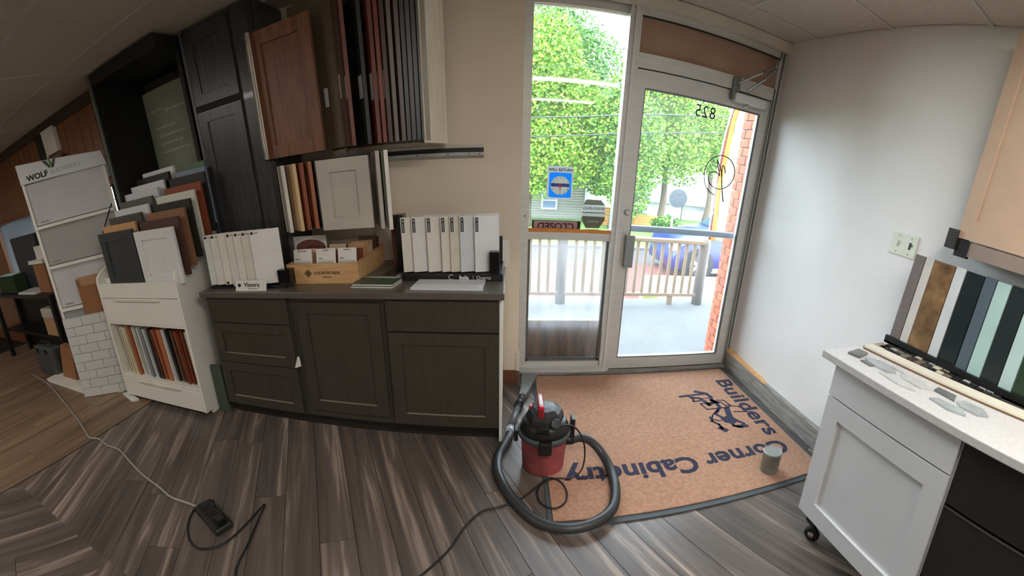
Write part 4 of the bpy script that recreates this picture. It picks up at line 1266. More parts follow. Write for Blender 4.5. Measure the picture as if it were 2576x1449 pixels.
dv = Vector((.062, .30, 0)).normalized()
sv = Vector((dv.y, -dv.x, 0))
rg = []
for (cx_, cy_), hw, hh in sec:
    c_ = Vector((cx_, cy_, .026))
    rg.append([nz.verts.new(c_ + sv * a * hw + Vector((0, 0, b * hh))) for a, b in ((-1, -1), (1, -1), (1, 1), (-1, 1))])
for a, b in zip(rg, rg[1:]):
    for k in range(4):
        nz.faces.new((a[k], a[(k + 1) % 4], b[(k + 1) % 4], b[k]))
nz.faces.new(rg[0][::-1])
nz.faces.new(rg[-1])
bmesh.ops.recalc_face_normals(nz, faces=nz.faces)
obj('nozzle', nz, M('nozzle_grey', (128, 132, 134), .45), t)
cp = spline([(VX + .052, VY - .088, .30), (.300, 1.70, .30), (.352, 1.72, .24), (.385, 1.72, .14), (.372, 1.68, .05), (.32, 1.655, .017), (.245, 1.655, .017), (.185, 1.632, .016), (.150, 1.575, .016), (.160, 1.502, .016), (.215, 1.468, .016), (.268, 1.500, .017), (.283, 1.56, .018), (.262, 1.625, .022), (.205, 1.655, .022), (.150, 1.606, .016), (.060, 1.525, .010), (-.02, 1.492, .007), (-.10, 1.462, .006), (-.165, 1.372, .006), (-.24, 1.22, .006), (-.42, 1.02, .006), (-.70, .90, .006)], 8)
obj('power_cord', tube(cp, .0042, 8), black_pl, t, True)

# ------------------------------------------------------------------ extension cord and power block
ec = spline([(-4.1, 1.74, .008), (-3.80, 1.70, .008), (-3.58, 1.655, .008), (-3.151, 1.529, .008), (-2.753, 1.402, .008), (-2.541, 1.326, .008), (-2.44, 1.290, .008), (-2.36, 1.312, .008), (-2.244, 1.293, .008), (-2.125, 1.298, .008), (-1.947, 1.242, .008), (-1.797, 1.199, .008), (-1.642, 1.171, .008), (-1.530, 1.145, .008), (-1.426, 1.151, .009), (-1.335, 1.150, .015)], 8)
tag(obj('extension_cord', tube(ec, .0072, 8), M('grey_cord', (150, 146, 140), .5), None, True), 'grey extension cord snaking over the floor from the left', 'cord')
t = thing('power_block', 'small black multi-outlet power block on the floor at the cord end', 'power strip', (-1.24, 1.13, 0))
pbm = bmesh.new()
bx(pbm, -.105, -.045, .001, .105, .045, .036)
bev(pbm, .010, 3)
local('housing', pbm, M('block_black', (34, 36, 34), .4), t, rot=(0, 0, math.radians(-22)))
for k in range(3):
    local('outlet', rbox(-.075 + .05 * k, -.02, .0355, -.04 + .05 * k, .02, .0375, .003, 1), rubber, t, rot=(0, 0, math.radians(-22)))
local('plug', rbox(.045, -.024, .036, .090, .024, .062, .006), black_gl, t, rot=(0, 0, math.radians(-22)))
bc = spline([(-1.255, 1.165, .045), (-1.30, 1.205, .03), (-1.36, 1.165, .008), (-1.345, 1.075, .006), (-1.27, .985, .006), (-1.19, .965, .006), (-1.115, 1.03, .006), (-1.085, 1.15, .006), (-1.068, 1.30, .006), (-1.048, 1.225, .006), (-1.018, 1.09, .006), (-.98, .93, .006), (-.86, .86, .006), (-.72, .88, .006)], 8)
tag(obj('black_cord', tube(bc, .0045, 8), black_pl, None, True), 'black cord looping out of the power block on the floor', 'cord')

# ------------------------------------------------------------------ right-hand cabinets on castors
XF = 1.205


def shaker_x(parent, name, y0, y1, z0, z1, x, t, mat, rail=.065, depth=.010):
    """framed front facing -X"""
    f = obj(name, boxes((x, y0, z0, x + t, y0 + rail, z1), (x, y1 - rail, z0, x + t, y1, z1), (x, y0 + rail, z0, x + t, y1 - rail, z0 + rail), (x, y0 + rail, z1 - rail, x + t, y1 - rail, z1)), mat, parent)
    obj('panel', boxes((x + depth, y0 + rail, z0 + rail, x + t, y1 - rail, z1 - rail)), mat, f)
    return f


t = thing('rolling_cabinet', 'white shaker cabinet with drawer and door on castors by the right wall', 'cabinet', (1.45, .8, 0))
obj('carcass', boxes((XF + .022, .500, .135, 1.70, 1.115, .880)), white_gray, t)
obj('drawer_front', boxes((XF, .504, .738, XF + .02, 1.112, .874)), white_gray, t)
shaker_x(t, 'door', .504, 1.112, .140, .730, XF, .02, white_gray, .082, .012)
for x, y in ((1.255, 1.055), (1.64, 1.055), (1.255, .56), (1.64, .56)):
    c = obj('castor', boxes((x - .012, y - .03, .075, x + .012, y + .03, .135)), black_pl, t)
    obj('wheel', lathe([(.030, -.012), (.036, -.006), (.036, .006), (.030, .012)], 20), tyre, c, True, (x - .005, y - .02, .0365), (0, math.pi / 2, math.radians(25)))
    obj('hub', lathe([(.014, -.014), (.014, .014)], 12), chrome, c, True, (x - .005, y - .02, .0365), (0, math.pi / 2, math.radians(25)))
t = thing('drawer_cabinet', 'near-black drawer cabinet next to the white rolling cabinet', 'cabinet', (1.45, .2, 0))
dk = M('black_stain', (34, 32, 28), .45, var=.1)
obj('carcass', boxes((XF + .030, -.30, .02, 1.70, .496, .880)), dk, t)
for z0, z1 in ((.635, .872), (.335, .625), (.10, .325)):
    d = obj('drawer_front', boxes((XF + .008, -.296, z0, XF + .028, .492, z1)), dk, t)
    obj('edge_highlight', boxes((XF + .004, -.296, z1 - .004, XF + .008, .492, z1)), M('drawer_edge_highlight', (70, 68, 68), .4) if 'drawer_edge_highlight' not in bpy.data.materials else bpy.data.materials['drawer_edge_highlight'], d)  # lighter strip paints a highlight onto the drawer's top edge
wt = obj('worktop', rbox(1.182, -.30, .882, XR - .002, 1.185, .916, .004), M('speckled_white_top', (206, 206, 206), .35, var=.06, scale=60))
tag(wt, 'speckled white worktop over the right-hand white and black cabinets', 'worktop')
ZT = .916
# tile samples on it
hexm = M('grey_glass_tile', (168, 174, 176), .2, var=.12, scale=20)
hexm2 = M('dark_stone_tile', (110, 114, 112), .35, var=.2, scale=20)
hexm3 = M('pale_stone_tile', (196, 198, 198), .3, var=.08, scale=20)
quads = [
    ('tile_sample', [(1.262, 1.120), (1.345, 1.140), (1.352, 1.090), (1.278, 1.066)], hexm2, 'dark grey stone tile at the far corner of the right worktop', .010),
    ('tile_sample', [(1.300, 1.055), (1.335, 1.040), (1.345, .95), (1.318, .90), (1.285, .925), (1.282, 1.01)], hexm, 'elongated grey hexagon tile near the right worktop front edge', .009),
    ('tile_sample', [(1.342, 1.020), (1.372, 1.005), (1.382, .915), (1.352, .885), (1.348, .93)], hexm3, 'pale hexagon tile beside the white strip on the right worktop', .009),
    ('tile_sample', [(1.325, .885), (1.350, .870), (1.368, .80), (1.338, .745), (1.305, .765), (1.300, .845)], hexm3, 'second elongated tile along the right worktop front edge', .009),
    ('tile_sample', [(1.350, .735), (1.385, .74), (1.392, .66), (1.345, .64)], hexm2, 'small dark tile in the middle of the right worktop front edge', .009),
    ('tile_sample', [(1.345, .63), (1.385, .62), (1.392, .54), (1.355, .50), (1.325, .53), (1.322, .60)], hexm, 'pale grey tile nearest the viewer on the right worktop', .009),
    ('tile_sample', [(1.262, 1.045), (1.282, 1.04), (1.284, .985), (1.262, .99)], hexm2, 'narrow dark tile at the right worktop front edge by the corner', .006),
    ('tile_sample', [(1.250, .93), (1.282, .90), (1.296, .80), (1.262, .76), (1.240, .82)], hexm3, 'pale stone tile right at the right worktop front edge', .008),
    ('tile_sample', [(1.268, .70), (1.300, .68), (1.312, .58), (1.278, .55), (1.256, .61)], hexm, 'grey glass tile at the front edge above the black drawers', .008),
    ('tile_sample', [(1.40, 1.165), (1.54, 1.175), (1.53, 1.12), (1.42, 1.10)], M('amber_mosaic', (150, 132, 108), .35, var=.3, scale=30), 'amber and grey mosaic strip at the far end of the right worktop', .010),
]
for nm, q, m, lab, h in quads:
    tag(obj(nm, prism(q, 'Z', ZT, ZT + h), m), lab, 'tile sample', 'tiles on the right worktop')
t = thing('trim_sample', 'long white trim strip with brown edge lying on the right worktop', 'trim sample', (1.45, .8, ZT))
q = [(1.388, 1.150), (1.447, 1.165), (1.540, .33), (1.472, .32)]
obj('core', prism(q, 'Z', ZT, ZT + .009), M('trim_core', (120, 92, 66), .6), t)
obj('face', prism(q, 'Z', ZT + .009, ZT + .018), M('cream_face', (222, 216, 200), .35), t)
mos = thing('mosaic_sheet', 'dark mosaic sheet lying between the white strip and the slab rack', 'tile sample', (1.52, .85, ZT))
obj('mesh_backing', prism([(1.468, 1.155), (1.578, 1.165), (1.582, .36), (1.555, .36)], 'Z', ZT, ZT + .004), M('mosaic_backing', (54, 52, 48), .8), mos)
mm = [M('mosaic_piece_%d' % i, c, .3) for i, c in enumerate(((176, 178, 176), (64, 62, 58), (40, 40, 40), (120, 112, 100), (206, 198, 176)))]
for k in range(16):
    y = 1.13 - k * .037
    x = 1.483 + .0045 * k
    for j in range(3 if k < 9 else 2):
        obj('mosaic_tile', boxes((x + j * .030, y - .016, ZT + .004, x + .026 + j * .030, y + .015, ZT + .010)), mm[rnd.choice((0, 1, 2, 2, 3, 1, 4))], mos)
# slab rack
t = thing('slab_tray', 'long black tray holding upright coloured slabs on the right worktop', 'display stand', (1.63, .7, ZT))
obj('tray', boxes((1.585, .10, ZT, 1.70, 1.205, ZT + .012), (1.585, .10, ZT, 1.600, 1.205, ZT + .038)), black_pl, t)
slabs = [(.062, (118, 110, 108), 'taupe grey', 0), (.050, (206, 202, 196), 'off-white', 0), (.118, (124, 96, 66), 'mottled brown granite', 1), (.056, (206, 210, 212), 'cool white', 0), (.095, (30, 40, 42), 'green-black', 0), (.060, (86, 98, 108), 'slate blue', 0), (.070, (170, 200, 196), 'pale mint', 0), (.085, (38, 46, 48), 'black', 0), (.065, (178, 204, 202), 'ice blue', 0), (.095, (40, 62, 44), 'bottle green', 0), (.08, (120, 120, 118), 'grey', 0)]
y = 1.200
for k, (w, c, cn, mott) in enumerate(slabs):
    m = M('edge_slab_%d' % k, c, .25, var=.5 if mott else .06, scale=12 if mott else 6)
    tag(obj('stone_slab', boxes((0, 0, 0, .018, w - .006, .452 + .004 * (k % 2))), m, None, False, (1.603, y - w, ZT + .0125), (0, math.radians(3), 0)),
        '%s slab in the black tray, %s from the window end' % (cn, ORD[k]), 'stone sample', 'slabs in the black tray')
    y -= w
# sample door on the right wall
t = thing('door_sample', 'tan framed door sample hung high on the right wall at the picture edge', 'door sample', (1.66, .75, 1.5))
tan = M('tan_door', (188, 162, 140), .45, var=.05)
f = obj('frame', boxes((1.600, .56, 1.512, 1.622, .625, 2.42), (1.600, .93, 1.512, 1.622, .995, 2.42), (1.600, .625, 1.512, 1.622, .93, 1.60), (1.600, .625, 2.34, 1.622, .93, 2.42)), tan, t)
obj('panel', boxes((1.608, .625, 1.60, 1.620, .93, 2.34)), tan, t)
obj('edge', boxes((1.598, .55, 1.512, 1.622, .56, 2.42)), M('brown_edge_speckle', (122, 92, 62), .6, var=.3, scale=40), t)
t = thing('wall_rail', 'dark bracket rail on the right wall under the tan door sample', 'rail', (1.7, .8, 1.46))
obj('bracket', boxes((1.585, .985, 1.455, 1.70, 1.035, 1.545)), M('dark_bracket', (60, 58, 56), .4, .3), t)
obj('rail', boxes((1.60, .20, 1.44, XR, .985, 1.505)), M('taupe_rail', (140, 126, 116), .5), t)
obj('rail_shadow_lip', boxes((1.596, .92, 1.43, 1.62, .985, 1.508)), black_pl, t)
# switch plate
t = thing('switch_plate', 'ivory two-gang switch and outlet plate on the right wall', 'switch', (XR, 1.36, 1.395))
ivory = M('ivory_plastic', (220, 224, 208), .35)
obj('plate', rbox(XR - .007, 1.283, 1.335, XR, 1.450, 1.455, .003), ivory, t)
obj('toggle_slot', boxes((XR - .0085, 1.398, 1.378, XR - .007, 1.412, 1.412)), M('ivory_shadow', (186, 190, 176), .5), t)
obj('toggle', rbox(XR - .018, 1.400, 1.392, XR - .008, 1.410, 1.408, .002), ivory, t)
obj('outlet_slot', boxes((XR - .0085, 1.318, 1.378, XR - .007, 1.332, 1.415), (XR - .0085, 1.308, 1.395, XR - .007, 1.318, 1.405)), black_pl, t)
for y in (1.325, 1.405):
    for z in (1.352, 1.438):
        obj('screw', lathe([(.004, 0), (.004, .002)], 8), chrome, t, False, (XR - .007, y, z), (0, -math.pi / 2, 0))

# ------------------------------------------------------------------ fluorescent troffers on the ceiling (behind and beside the camera)
tube_m = emis('tube_glow', (255, 246, 232), 3.0)
for i, (x, y) in enumerate(((.75, .10), (-3.0, .15), (.75, -1.7), (-3.0, -1.7), (-5.4, -.6))):
    t = thing('ceiling_light', ['recessed ceiling light nearest above the viewer', 'recessed ceiling light over the brown floor', 'recessed ceiling light behind the viewer on the right', 'recessed ceiling light behind the viewer at mid room', 'recessed ceiling light at the far left of the room'][i], 'ceiling light', (x, y, CEIL - .03), group='ceiling lights')
    obj('housing', boxes((x - .60, y - .15, CEIL - .02, x + .60, y - .14, CEIL), (x - .60, y + .14, CEIL - .02, x + .60, y + .15, CEIL), (x - .60, y - .14, CEIL - .02, x - .59, y + .14, CEIL), (x + .59, y - .14, CEIL - .02, x + .60, y + .14, CEIL), (x - .60, y - .15, CEIL - .002, x + .60, y + .15, CEIL)), white_gray, t)
    for s in (-.06, .06):
        obj('tube_lamp', tube([(x - .57, y + s, CEIL - .018), (x + .57, y + s, CEIL - .018)], .012, 10), tube_m, t, True)
    ld = bpy.data.lights.new('troffer_light', 'AREA')
    ld.shape = 'RECTANGLE'
    ld.size, ld.size_y = 1.14, .26
    ld.energy = CEIL_LIGHT * (2.0 if x > 0 else .8)
    ld.color = (1.0, .95, .89)
    lo = bpy.data.objects.new('troffer_light', ld)
    COL.objects.link(lo)
    lo.location = (x, y, CEIL - .035)
    lo.parent = t
    lo.matrix_parent_inverse = parent_world(t).inverted()

# ------------------------------------------------------------------ outside: porch
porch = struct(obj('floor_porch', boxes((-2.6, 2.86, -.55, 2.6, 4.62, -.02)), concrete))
t = thing('weathered_board', 'stained board standing outside behind the lower sidelight glass', 'board', (.4, 2.89, -.02))
obj('board', boxes((.10, 2.885, -.02, .70, 2.905, .378)), wood('stained_board', (96, 88, 84), (160, 132, 114), (8, 8, .8), 3, .8, rand=0), t)
obj('top_edge', boxes((.10, 2.885, .378, .70, 2.905, .386)), M('board_edge', (214, 178, 140), .7), t)
t = thing('porch_railing', 'tan wooden porch railing with round posts and thin balusters', 'railing', (1.2, 4.42, -.02))
obj('top_rail', rbox(-2.2, 4.385, .735, 2.20, 4.455, .785, .012), rail_paint, t)
obj('bottom_rail', rbox(-2.2, 4.395, .085, 2.20, 4.445, .125, .006), rail_paint, t)
bme = None
x = -2.05
k = 0
while x < 2.12:
    if abs(x - .577) > .07:
        if bme is None:
            o = obj('baluster', rbox(-.016, -.016, .12, .016, .016, .74, .005), rail_paint, t, loc=(x, 4.42, 0))
            bme = o.data
        else:
            obj('baluster', bme, None, t, loc=(x, 4.42, 0))
    x += .0955
for x, r in ((.577, .056), (2.19, .062), (-1.9, .056)):
    obj('post', lathe([(r, -.02), (r * 1.02, .4), (r, .72), (r * .8, .80), (.01, .81)], 20, (x, 4.44, 0)), post_wood, t, True)
obj('support_block', boxes((1.80, 4.40, -.02, 1.86, 4.44, .085)), rail_paint, t)
# brick return beside the door
pier = struct(obj('wall_brick_return', boxes((1.705, 2.87, -.55, 2.4, 3.115, 2.62), (1.80, 2.87, -.55, 4.2, 3.09, 2.62)), mortar))
bme = {}
for c in range(38):
    z = -.02 + c * .0672
    y = 2.872
    first = True
    cuts = [(2.872, 2.985), (2.993, 3.122)] if c % 2 else [(2.872, 3.055), (3.063, 3.122)]
    for a, b in cuts:
        key = round(b - a, 3)
        if key not in bme:
            o = obj('brick', rbox(0, 0, 0, .10, b - a, .0585, .003, 1), brick_m, pier, loc=(1.690, a, z))
            bme[key] = o.data
        else:
            obj('brick', bme[key], None, pier, loc=(1.690, a, z))
    for j in range(2):
        key = 'f'
        x = 1.795 + j * .205 - (.1 if c % 2 else 0)
        if x < 1.79:
            x = 1.795
        if key not in bme:
            o = obj('brick', rbox(0, 0, 0, .195, .02, .0585, .003, 1), brick_m, pier, loc=(x, 3.102, z))
            bme[key] = o.data
        else:
            obj('brick', bme[key], None, pier, loc=(x, 3.102, z))
struct(obj('wall_outside_left', boxes((-7.1, 2.46, -.6, -2.46, 2.50, .98), (-2.46, 2.89, -.6, XJ, 2.92, 2.7)), mortar))

# ground
GZ = -.62
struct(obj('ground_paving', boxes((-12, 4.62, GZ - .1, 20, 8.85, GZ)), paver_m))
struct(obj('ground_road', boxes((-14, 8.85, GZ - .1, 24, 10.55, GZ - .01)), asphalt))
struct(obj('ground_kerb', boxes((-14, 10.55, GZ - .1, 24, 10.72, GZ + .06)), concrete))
struct(obj('ground_lawn', boxes((-20, 10.72, GZ - .1, 30, 40, GZ + .03)), grass_m))
struct(obj('ground_left', boxes((-14, 2.50, GZ - .1, -2.6, 4.62, GZ)), grass_m))
# timber-edged planter / step at the right
t = thing('timber_planter', 'timber-edged raised bed beyond the porch railing', 'planter', (3.2, 6.2, GZ))
obj('side_timber', boxes((2.28, 5.25, GZ, 2.40, 6.6, -.30)), wood('planter_timber', (206, 150, 92), (226, 176, 120), (2, 2, 10), 3, .7), t)
obj('front_timber', boxes((2.28, 5.15, GZ, 4.8, 5.27, -.36)), bpy.data.materials['planter_timber'], t)
obj('back_timber', boxes((2.28, 6.6, GZ, 4.8, 6.72, -.28)), bpy.data.materials['planter_timber'], t)
obj('gravel', boxes((2.40, 5.27, GZ, 4.8, 6.6, -.36)), bldg_white, t)
tag(obj('yellow_block', rbox(1.62, 4.75, GZ, 1.82, 4.9, -.02, .01), M('lime_block', (206, 214, 110), .7)), 'lime yellow block outside just below the porch railing', 'block')

# car
t = thing('car', 'dark blue car parked beyond the porch railing', 'car', (4.9, 8.3, GZ))
prof = [(3.12, GZ + .22), (3.10, GZ + .50), (3.16, GZ + .72), (3.30, GZ + .84), (4.05, GZ + 1.00), (4.25, GZ + 1.04), (4.75, GZ + 1.46), (5.2, GZ + 1.55), (6.6, GZ + 1.52), (7.1, GZ + 1.05), (7.2, GZ + .55), (7.15, GZ + .22)]
b = prism(prof, 'Y', 7.55, 9.15)
bmesh.ops.bevel(b, geom=[e for e in b.edges if abs(e.verts[0].co.y - e.verts[1].co.y) < 1e-4], offset=.09, segments=3, profile=.5, affect='EDGES')
obj('body', b, car_blue, t, True)
obj('side_window', prism([(4.55, GZ + 1.10), (4.86, GZ + 1.42), (5.6, GZ + 1.45), (5.6, GZ + 1.08)], 'Y', 7.53, 7.56), car_glass, t)
obj('side_window', prism([(5.68, GZ + 1.08), (5.68, GZ + 1.45), (6.4, GZ + 1.43), (6.55, GZ + 1.08)], 'Y', 7.53, 7.56), car_glass, t)
obj('windscreen', prism([(4.22, GZ + 1.06), (4.72, GZ + 1.475), (4.74, GZ + 1.46), (4.25, GZ + 1.045)], 'Y', 7.72, 8.98), car_glass, t)
obj('mirror', rbox(4.45, 7.38, GZ + 1.06, 4.62, 7.54, GZ + 1.20, .03), car_blue, t, True)
obj('sill_trim', boxes((3.75, 7.52, GZ + .20, 6.2, 7.56, GZ + .30)), M('car_sill_grey', (120, 124, 128), .4), t)
obj('headlamp', rbox(3.08, 7.58, GZ + .62, 3.28, 7.85, GZ + .76, .03), M('headlamp_clear', (220, 228, 232), .1), t, True)
obj('door_handle', rbox(5.30, 7.51, GZ + .92, 5.50, 7.55, GZ + .96, .01), chrome, t)
for x in (4.56, 5.63):
    obj('door_gap', boxes((x, 7.538, GZ + .32, x + .01, 7.552, GZ + 1.06)), rubber, t)
for x in (3.62, 6.45):
    for y, s in ((7.60, -1), (9.10, 1)):
        w = obj('wheel', lathe([(.20, -.10), (.33, -.10), (.35, -.05), (.35, .05), (.33, .10), (.20, .10)], 28), tyre, t, True, (x, y, GZ + .35), (math.pi / 2, 0, 0))
        rim = obj('rim', lathe([(.205, -.02), (.205, .02)], 24), M('wheel_well', (60, 62, 66), .5) if 'wheel_well' not in bpy.data.materials else bpy.data.materials['wheel_well'], w, False, (x, y + s * .09, GZ + .35), (math.pi / 2, 0, 0))
        for k in range(5):
            a = k * 2 * math.pi / 5 + .3
            obj('spoke', boxes((-.03, -.013, .02, .03, .013, .20)), steel, w, False, (x, y + s * .105, GZ + .35), (0, a, 0))

# feather flag
t = thing('feather_flag', 'yellow and white feather flag with red edge outside right of the door', 'flag', (3.10, 6.0, GZ))
edge = spline([(3.00, 6, .55), (2.985, 6, 1.2), (2.985, 6, 1.8), (3.02, 6, 2.3), (3.10, 6, 2.7), (3.24, 6, 2.98)], 6)
obj('pole', tube([(3.03, 6.01, GZ), (3.03, 6.01, .4)] + [Vector((p.x - .01, 6.01, p.z)) for p in edge], .012, 8), steel, t)


def flagpart(name, l, r, m, dy):
    bm = bmesh.new()
    va = [bm.verts.new((p.x + l, p.y + dy + .02 * math.sin(p.z * 5), p.z)) for p in edge]
    vb = [bm.verts.new((min(p.x + r, 3.36 + .02 * math.sin(p.z * 3)), p.y + dy + .02 * math.sin(p.z * 5 + 1), p.z - .04)) for p in edge]
    for i in range(len(edge) - 1):
        bm.faces.new((va[i], vb[i], vb[i + 1], va[i + 1]))
    bmesh.ops.solidify(bm, geom=list(bm.faces), thickness=.002)
    obj(name, bm, m, t, True)


flagpart('red_hem', 0, .022, flag_r, 0)
flagpart('yellow_field', .022, .10, flag_y, 0)
flagpart('white_field', .10, .36, flag_w, 0)

# street sign back
t = thing('street_sign', 'grey back of a round street sign on a post across the lot', 'sign', (3.82, 9.6, GZ))
obj('plate', lathe([(.225, 0), (.225, .008)], 24), sign_back, t, False, (3.848, 9.6, .905), (math.pi / 2, 0, 0))
obj('post', rbox(3.76, 9.61, GZ, 3.81, 9.65, .92, .004), M('post_pinkish', (150, 138, 142), .6), t)

# houses
t = thing('sided_house', 'pale clapboard house with one small window across the street', 'house', (1.2, 16.5, GZ))
obj('wall_core', boxes((-5, 16.06, GZ, 2.86, 19, 1.9)), siding_m, t)
z = GZ
sme = None
while z < 1.85:
    bm = bmesh.new()
    vs = [bm.verts.new(v) for v in ((-5, 16.06, z), (2.87, 16.06, z), (2.87, 16.03, z), (-5, 16.03, z), (-5, 16.06, z + .098), (2.87, 16.06, z + .098))]
    bm.faces.new((vs[0], vs[1], vs[2], vs[3]))
    bm.faces.new((vs[3], vs[2], vs[5], vs[4]))
    bm.faces.new((vs[0], vs[3], vs[4]))
    bm.faces.new((vs[1], vs[5], vs[2]))
    bm.faces.new((vs[0], vs[4], vs[5], vs[1]))
    obj('siding_board', bm, siding_m, t)
    z += .1
w = obj('window', boxes((1.22, 16.0, -.26, 1.28, 16.04, .42), (1.74, 16.0, -.26, 1.80, 16.04, .42), (1.28, 16.0, -.26, 1.74, 16.04, -.20), (1.28, 16.0, .36, 1.74, 16.04, .42), (1.28, 16.0, .06, 1.74, 16.04, .10)), white_gray, t)
obj('pane', boxes((1.28, 16.02, -.20, 1.74, 16.03, .36)), M('house_pane', (120, 140, 176), .1), w)
obj('corner_board', boxes((2.80, 15.98, GZ, 2.90, 16.06, 1.9)), white_gray, t)
obj('satellite_dish', lathe([(.01, 0), (.12, .03), (.18, .07)], 20), bldg_white, t, True, (2.93, 15.9, .05), (math.pi / 2, 0, .5))
obj('roof', prism([(15.8, 1.85), (17.5, 2.6), (19.2, 1.85)], 'X', -5.3, 3.0), roof_m, t)
t = thing('white_building', 'white rendered building with grey roof at the right across the street', 'building', (9, 18, GZ))
obj('wall', boxes((6.2, 18, GZ - .4, 16, 24, .15)), bldg_white, t)
obj('roof', prism([(17.7, .10), (21, .9), (24.3, .10)], 'X', 5.9, 16.3), roof_m, t)
obj('garage_door', boxes((7.6, 17.96, GZ - .1, 9.8, 18.0, -.12)), white_gray, t)
obj('door_header', boxes((7.5, 17.93, -.12, 10.6, 18.0, -.02)), M('grey_header', (140, 146, 160), .7), t)
obj('downpipe', boxes((7.45, 17.92, GZ, 7.52, 18.0, .1)), M('brown_pipe', (150, 128, 124), .7), t)
for x in (10.2, 11.4):
    w = obj('window', boxes((x, 17.95, -.55, x + .7, 18, -.05)), white_gray, t)
    obj('pane', boxes((x + .06, 17.93, -.5, x + .64, 17.95, -.1)), M('far_pane', (150, 176, 186), .1) if 'far_pane' not in bpy.data.materials else bpy.data.materials['far_pane'], w)
for lab, x0, x1, y, h in (('orange pine fence panel between the house and the green tree', 3.15, 3.75, 14.6, .08), ('orange pine fence panel in front of the white building', 4.36, 5.25, 14.8, -.20)):
    t = thing('board_fence', lab, 'fence', ((x0 + x1) / 2, y, GZ))
    obj('post', boxes((x0, y + .02, GZ, x0 + .08, y + .10, h)), fence_m, t)
    obj('post', boxes((x1 - .08, y + .02, GZ, x1, y + .10, h)), fence_m, t)
    z = GZ + .05
    while z < h - .03:
        obj('board', boxes((x0, y, z, x1, y + .02, z + .095)), fence_m, t)
        z += .105

# wires
for lab, pts, r in (('upper of the two thick black wires across the window', [(-8, 12, 2.2), (.567, 12, 2.60), (2.856, 12, 2.83), (3.5, 12, 2.92), (6.1, 12, 3.31), (14, 12, 4.6)], .020),
                    ('lower of the two thick black wires across the window', [(-8, 12.2, 1.7), (.579, 12.2, 2.13), (2.845, 12.2, 2.36), (3.52, 12.2, 2.45), (5.67, 12.2, 2.78), (14, 12.2, 4.1)], .020),
                    ('thin wire high up across the sidelight window', [(-8, 12.1, 3.3), (.583, 12.1, 3.84), (2.762, 12.1, 4.05), (6, 12.1, 4.5), (14, 12.1, 5.8)], .006)):
    tag(obj('overhead_wire', tube(spline(pts, 6), r, 6), wire_m, None, True), lab, 'wire', 'overhead wires')


for x, h, z1, z2, lab in ((-8, 4.2, 2.2, 1.7, 'wooden utility pole carrying the wires at the left'), (14, 6.2, 4.6, 4.1, 'wooden utility pole carrying the wires at the right')):
    t = thing('utility_pole', lab, 'pole', (x, 12.1, GZ))
    obj('mast', tube([(x, 12.1, GZ), (x, 12.1, h)], [.14, .10], 10), bark, t, True)
    obj('crossarm', boxes((x - .05, 11.7, z1 - .03, x + .05, 12.5, z1 + .05)), bark, t)
    obj('crossarm', boxes((x - .05, 11.9, z2 - .03, x + .05, 12.5, z2 + .05)), bark, t)

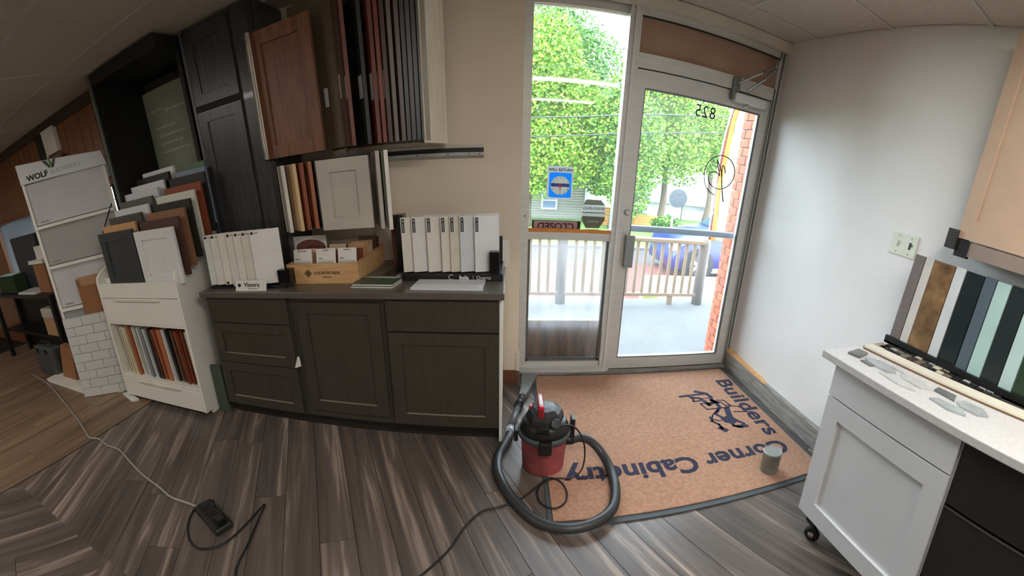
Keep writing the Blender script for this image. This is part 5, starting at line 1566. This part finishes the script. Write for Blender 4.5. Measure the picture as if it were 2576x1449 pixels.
# trees
def tree(label, x, y, trunk_h, cx, cz, rx, rz, n, mats, size=.16, seed=1, ry=None):
    r = random.Random(seed)
    t = thing('leafy_tree', label, 'tree', (x, y, GZ))
    obj('trunk', tube(spline([(x, y, GZ), (x + .05, y, GZ + trunk_h * .5), (cx, y, cz)], 5), [.16 - .008 * i for i in range(11)], 8), bark, t, True)
    for k in range(5):
        a = k * 1.3 + seed
        obj('branch', tube([(x + (cx - x) * .6, y, GZ + (cz - GZ) * .6), (cx + rx * .5 * math.cos(a), y + .4 * math.sin(a), cz + rz * .35 * math.sin(a * 1.7))], [.06, .02], 6), bark, t, True)
    ry = ry or rx * .7
    blobs = [(cx + rx * .62 * math.cos(a) * r.uniform(.5, 1.1), y + ry * .6 * math.sin(a * 2.3), cz + rz * .62 * math.sin(a) * r.uniform(.5, 1.15), r.uniform(.38, .55)) for a in [2 * math.pi * q / 12 for q in range(12)]] + [(cx, y, cz, .65)]
    for mi, m in enumerate(mats):
        V, F = [], []
        for _ in range(n // len(mats)):
            bxc, byc, bzc, br = blobs[r.randrange(len(blobs))]
            while True:
                p = Vector((r.uniform(-1, 1), r.uniform(-1, 1), r.uniform(-1, 1)))
                if .25 < p.length < 1:
                    break
            c = Vector((bxc + p.x * rx * br, byc + p.y * ry * br, bzc + p.z * rz * br))
            d = Vector((r.uniform(-1, 1), r.uniform(-1, 1), r.uniform(-1, .5))).normalized()
            s = d.cross(Vector((r.uniform(-1, 1), r.uniform(-1, 1), r.uniform(-1, 1)))).normalized()
            l = size * r.uniform(.6, 1.2)
            i0 = len(V)
            V += [c - d * l * .5, c + s * l * .28, c + d * l * .5, c - s * l * .28]
            F.append((i0, i0 + 1, i0 + 2, i0 + 3))
        me = bpy.data.meshes.new('foliage')
        me.from_pydata(V, [], F)
        stuff(obj('foliage', me, m, t))
    return t


tree('big yellow-green tree filling the sidelight window', .6, 13.9, 2.4, 1.0, 2.9, 2.3, 2.3, 34000, leaf_ms[:2], .125, 3, 1.1)
tree('tall green tree behind the mullion of the storefront', 3.4, 14.0, 2.0, 3.4, 2.0, 1.5, 2.2, 26000, leaf_ms[:3], .12, 5)
tree('broad pale green tree behind the door glass', 5.9, 16.4, 2.6, 5.7, 3.1, 2.4, 2.5, 30000, leaf_ms[:2], .14, 7, 1.3)
tree('slim pale green tree right of the swirl logo', 8.4, 17.5, 2.6, 8.1, 3.2, 1.5, 2.0, 11000, leaf_ms[:2], .15, 9)
tree('tall tree seen highest through the sidelight window', 2.2, 22, 4, 2.1, 6.0, 3.6, 2.6, 20000, leaf_ms[1:], .18, 11, 1.6)
tree('dark green shrub in front of the clapboard house corner', 3.0, 15.0, .6, 3.0, -.35, .42, .38, 1500, leaf_ms[2:], .12, 13)
tree('low round bush beside the pine fence panel', 5.2, 13.6, .4, 5.15, -.30, .50, .36, 1500, leaf_ms[1:], .12, 15)
tree('branch-heavy tree leaning over the clapboard house roof', .2, 15.2, 2.0, .8, 1.0, 1.0, .55, 3000, leaf_ms[1:], .14, 17, .5)
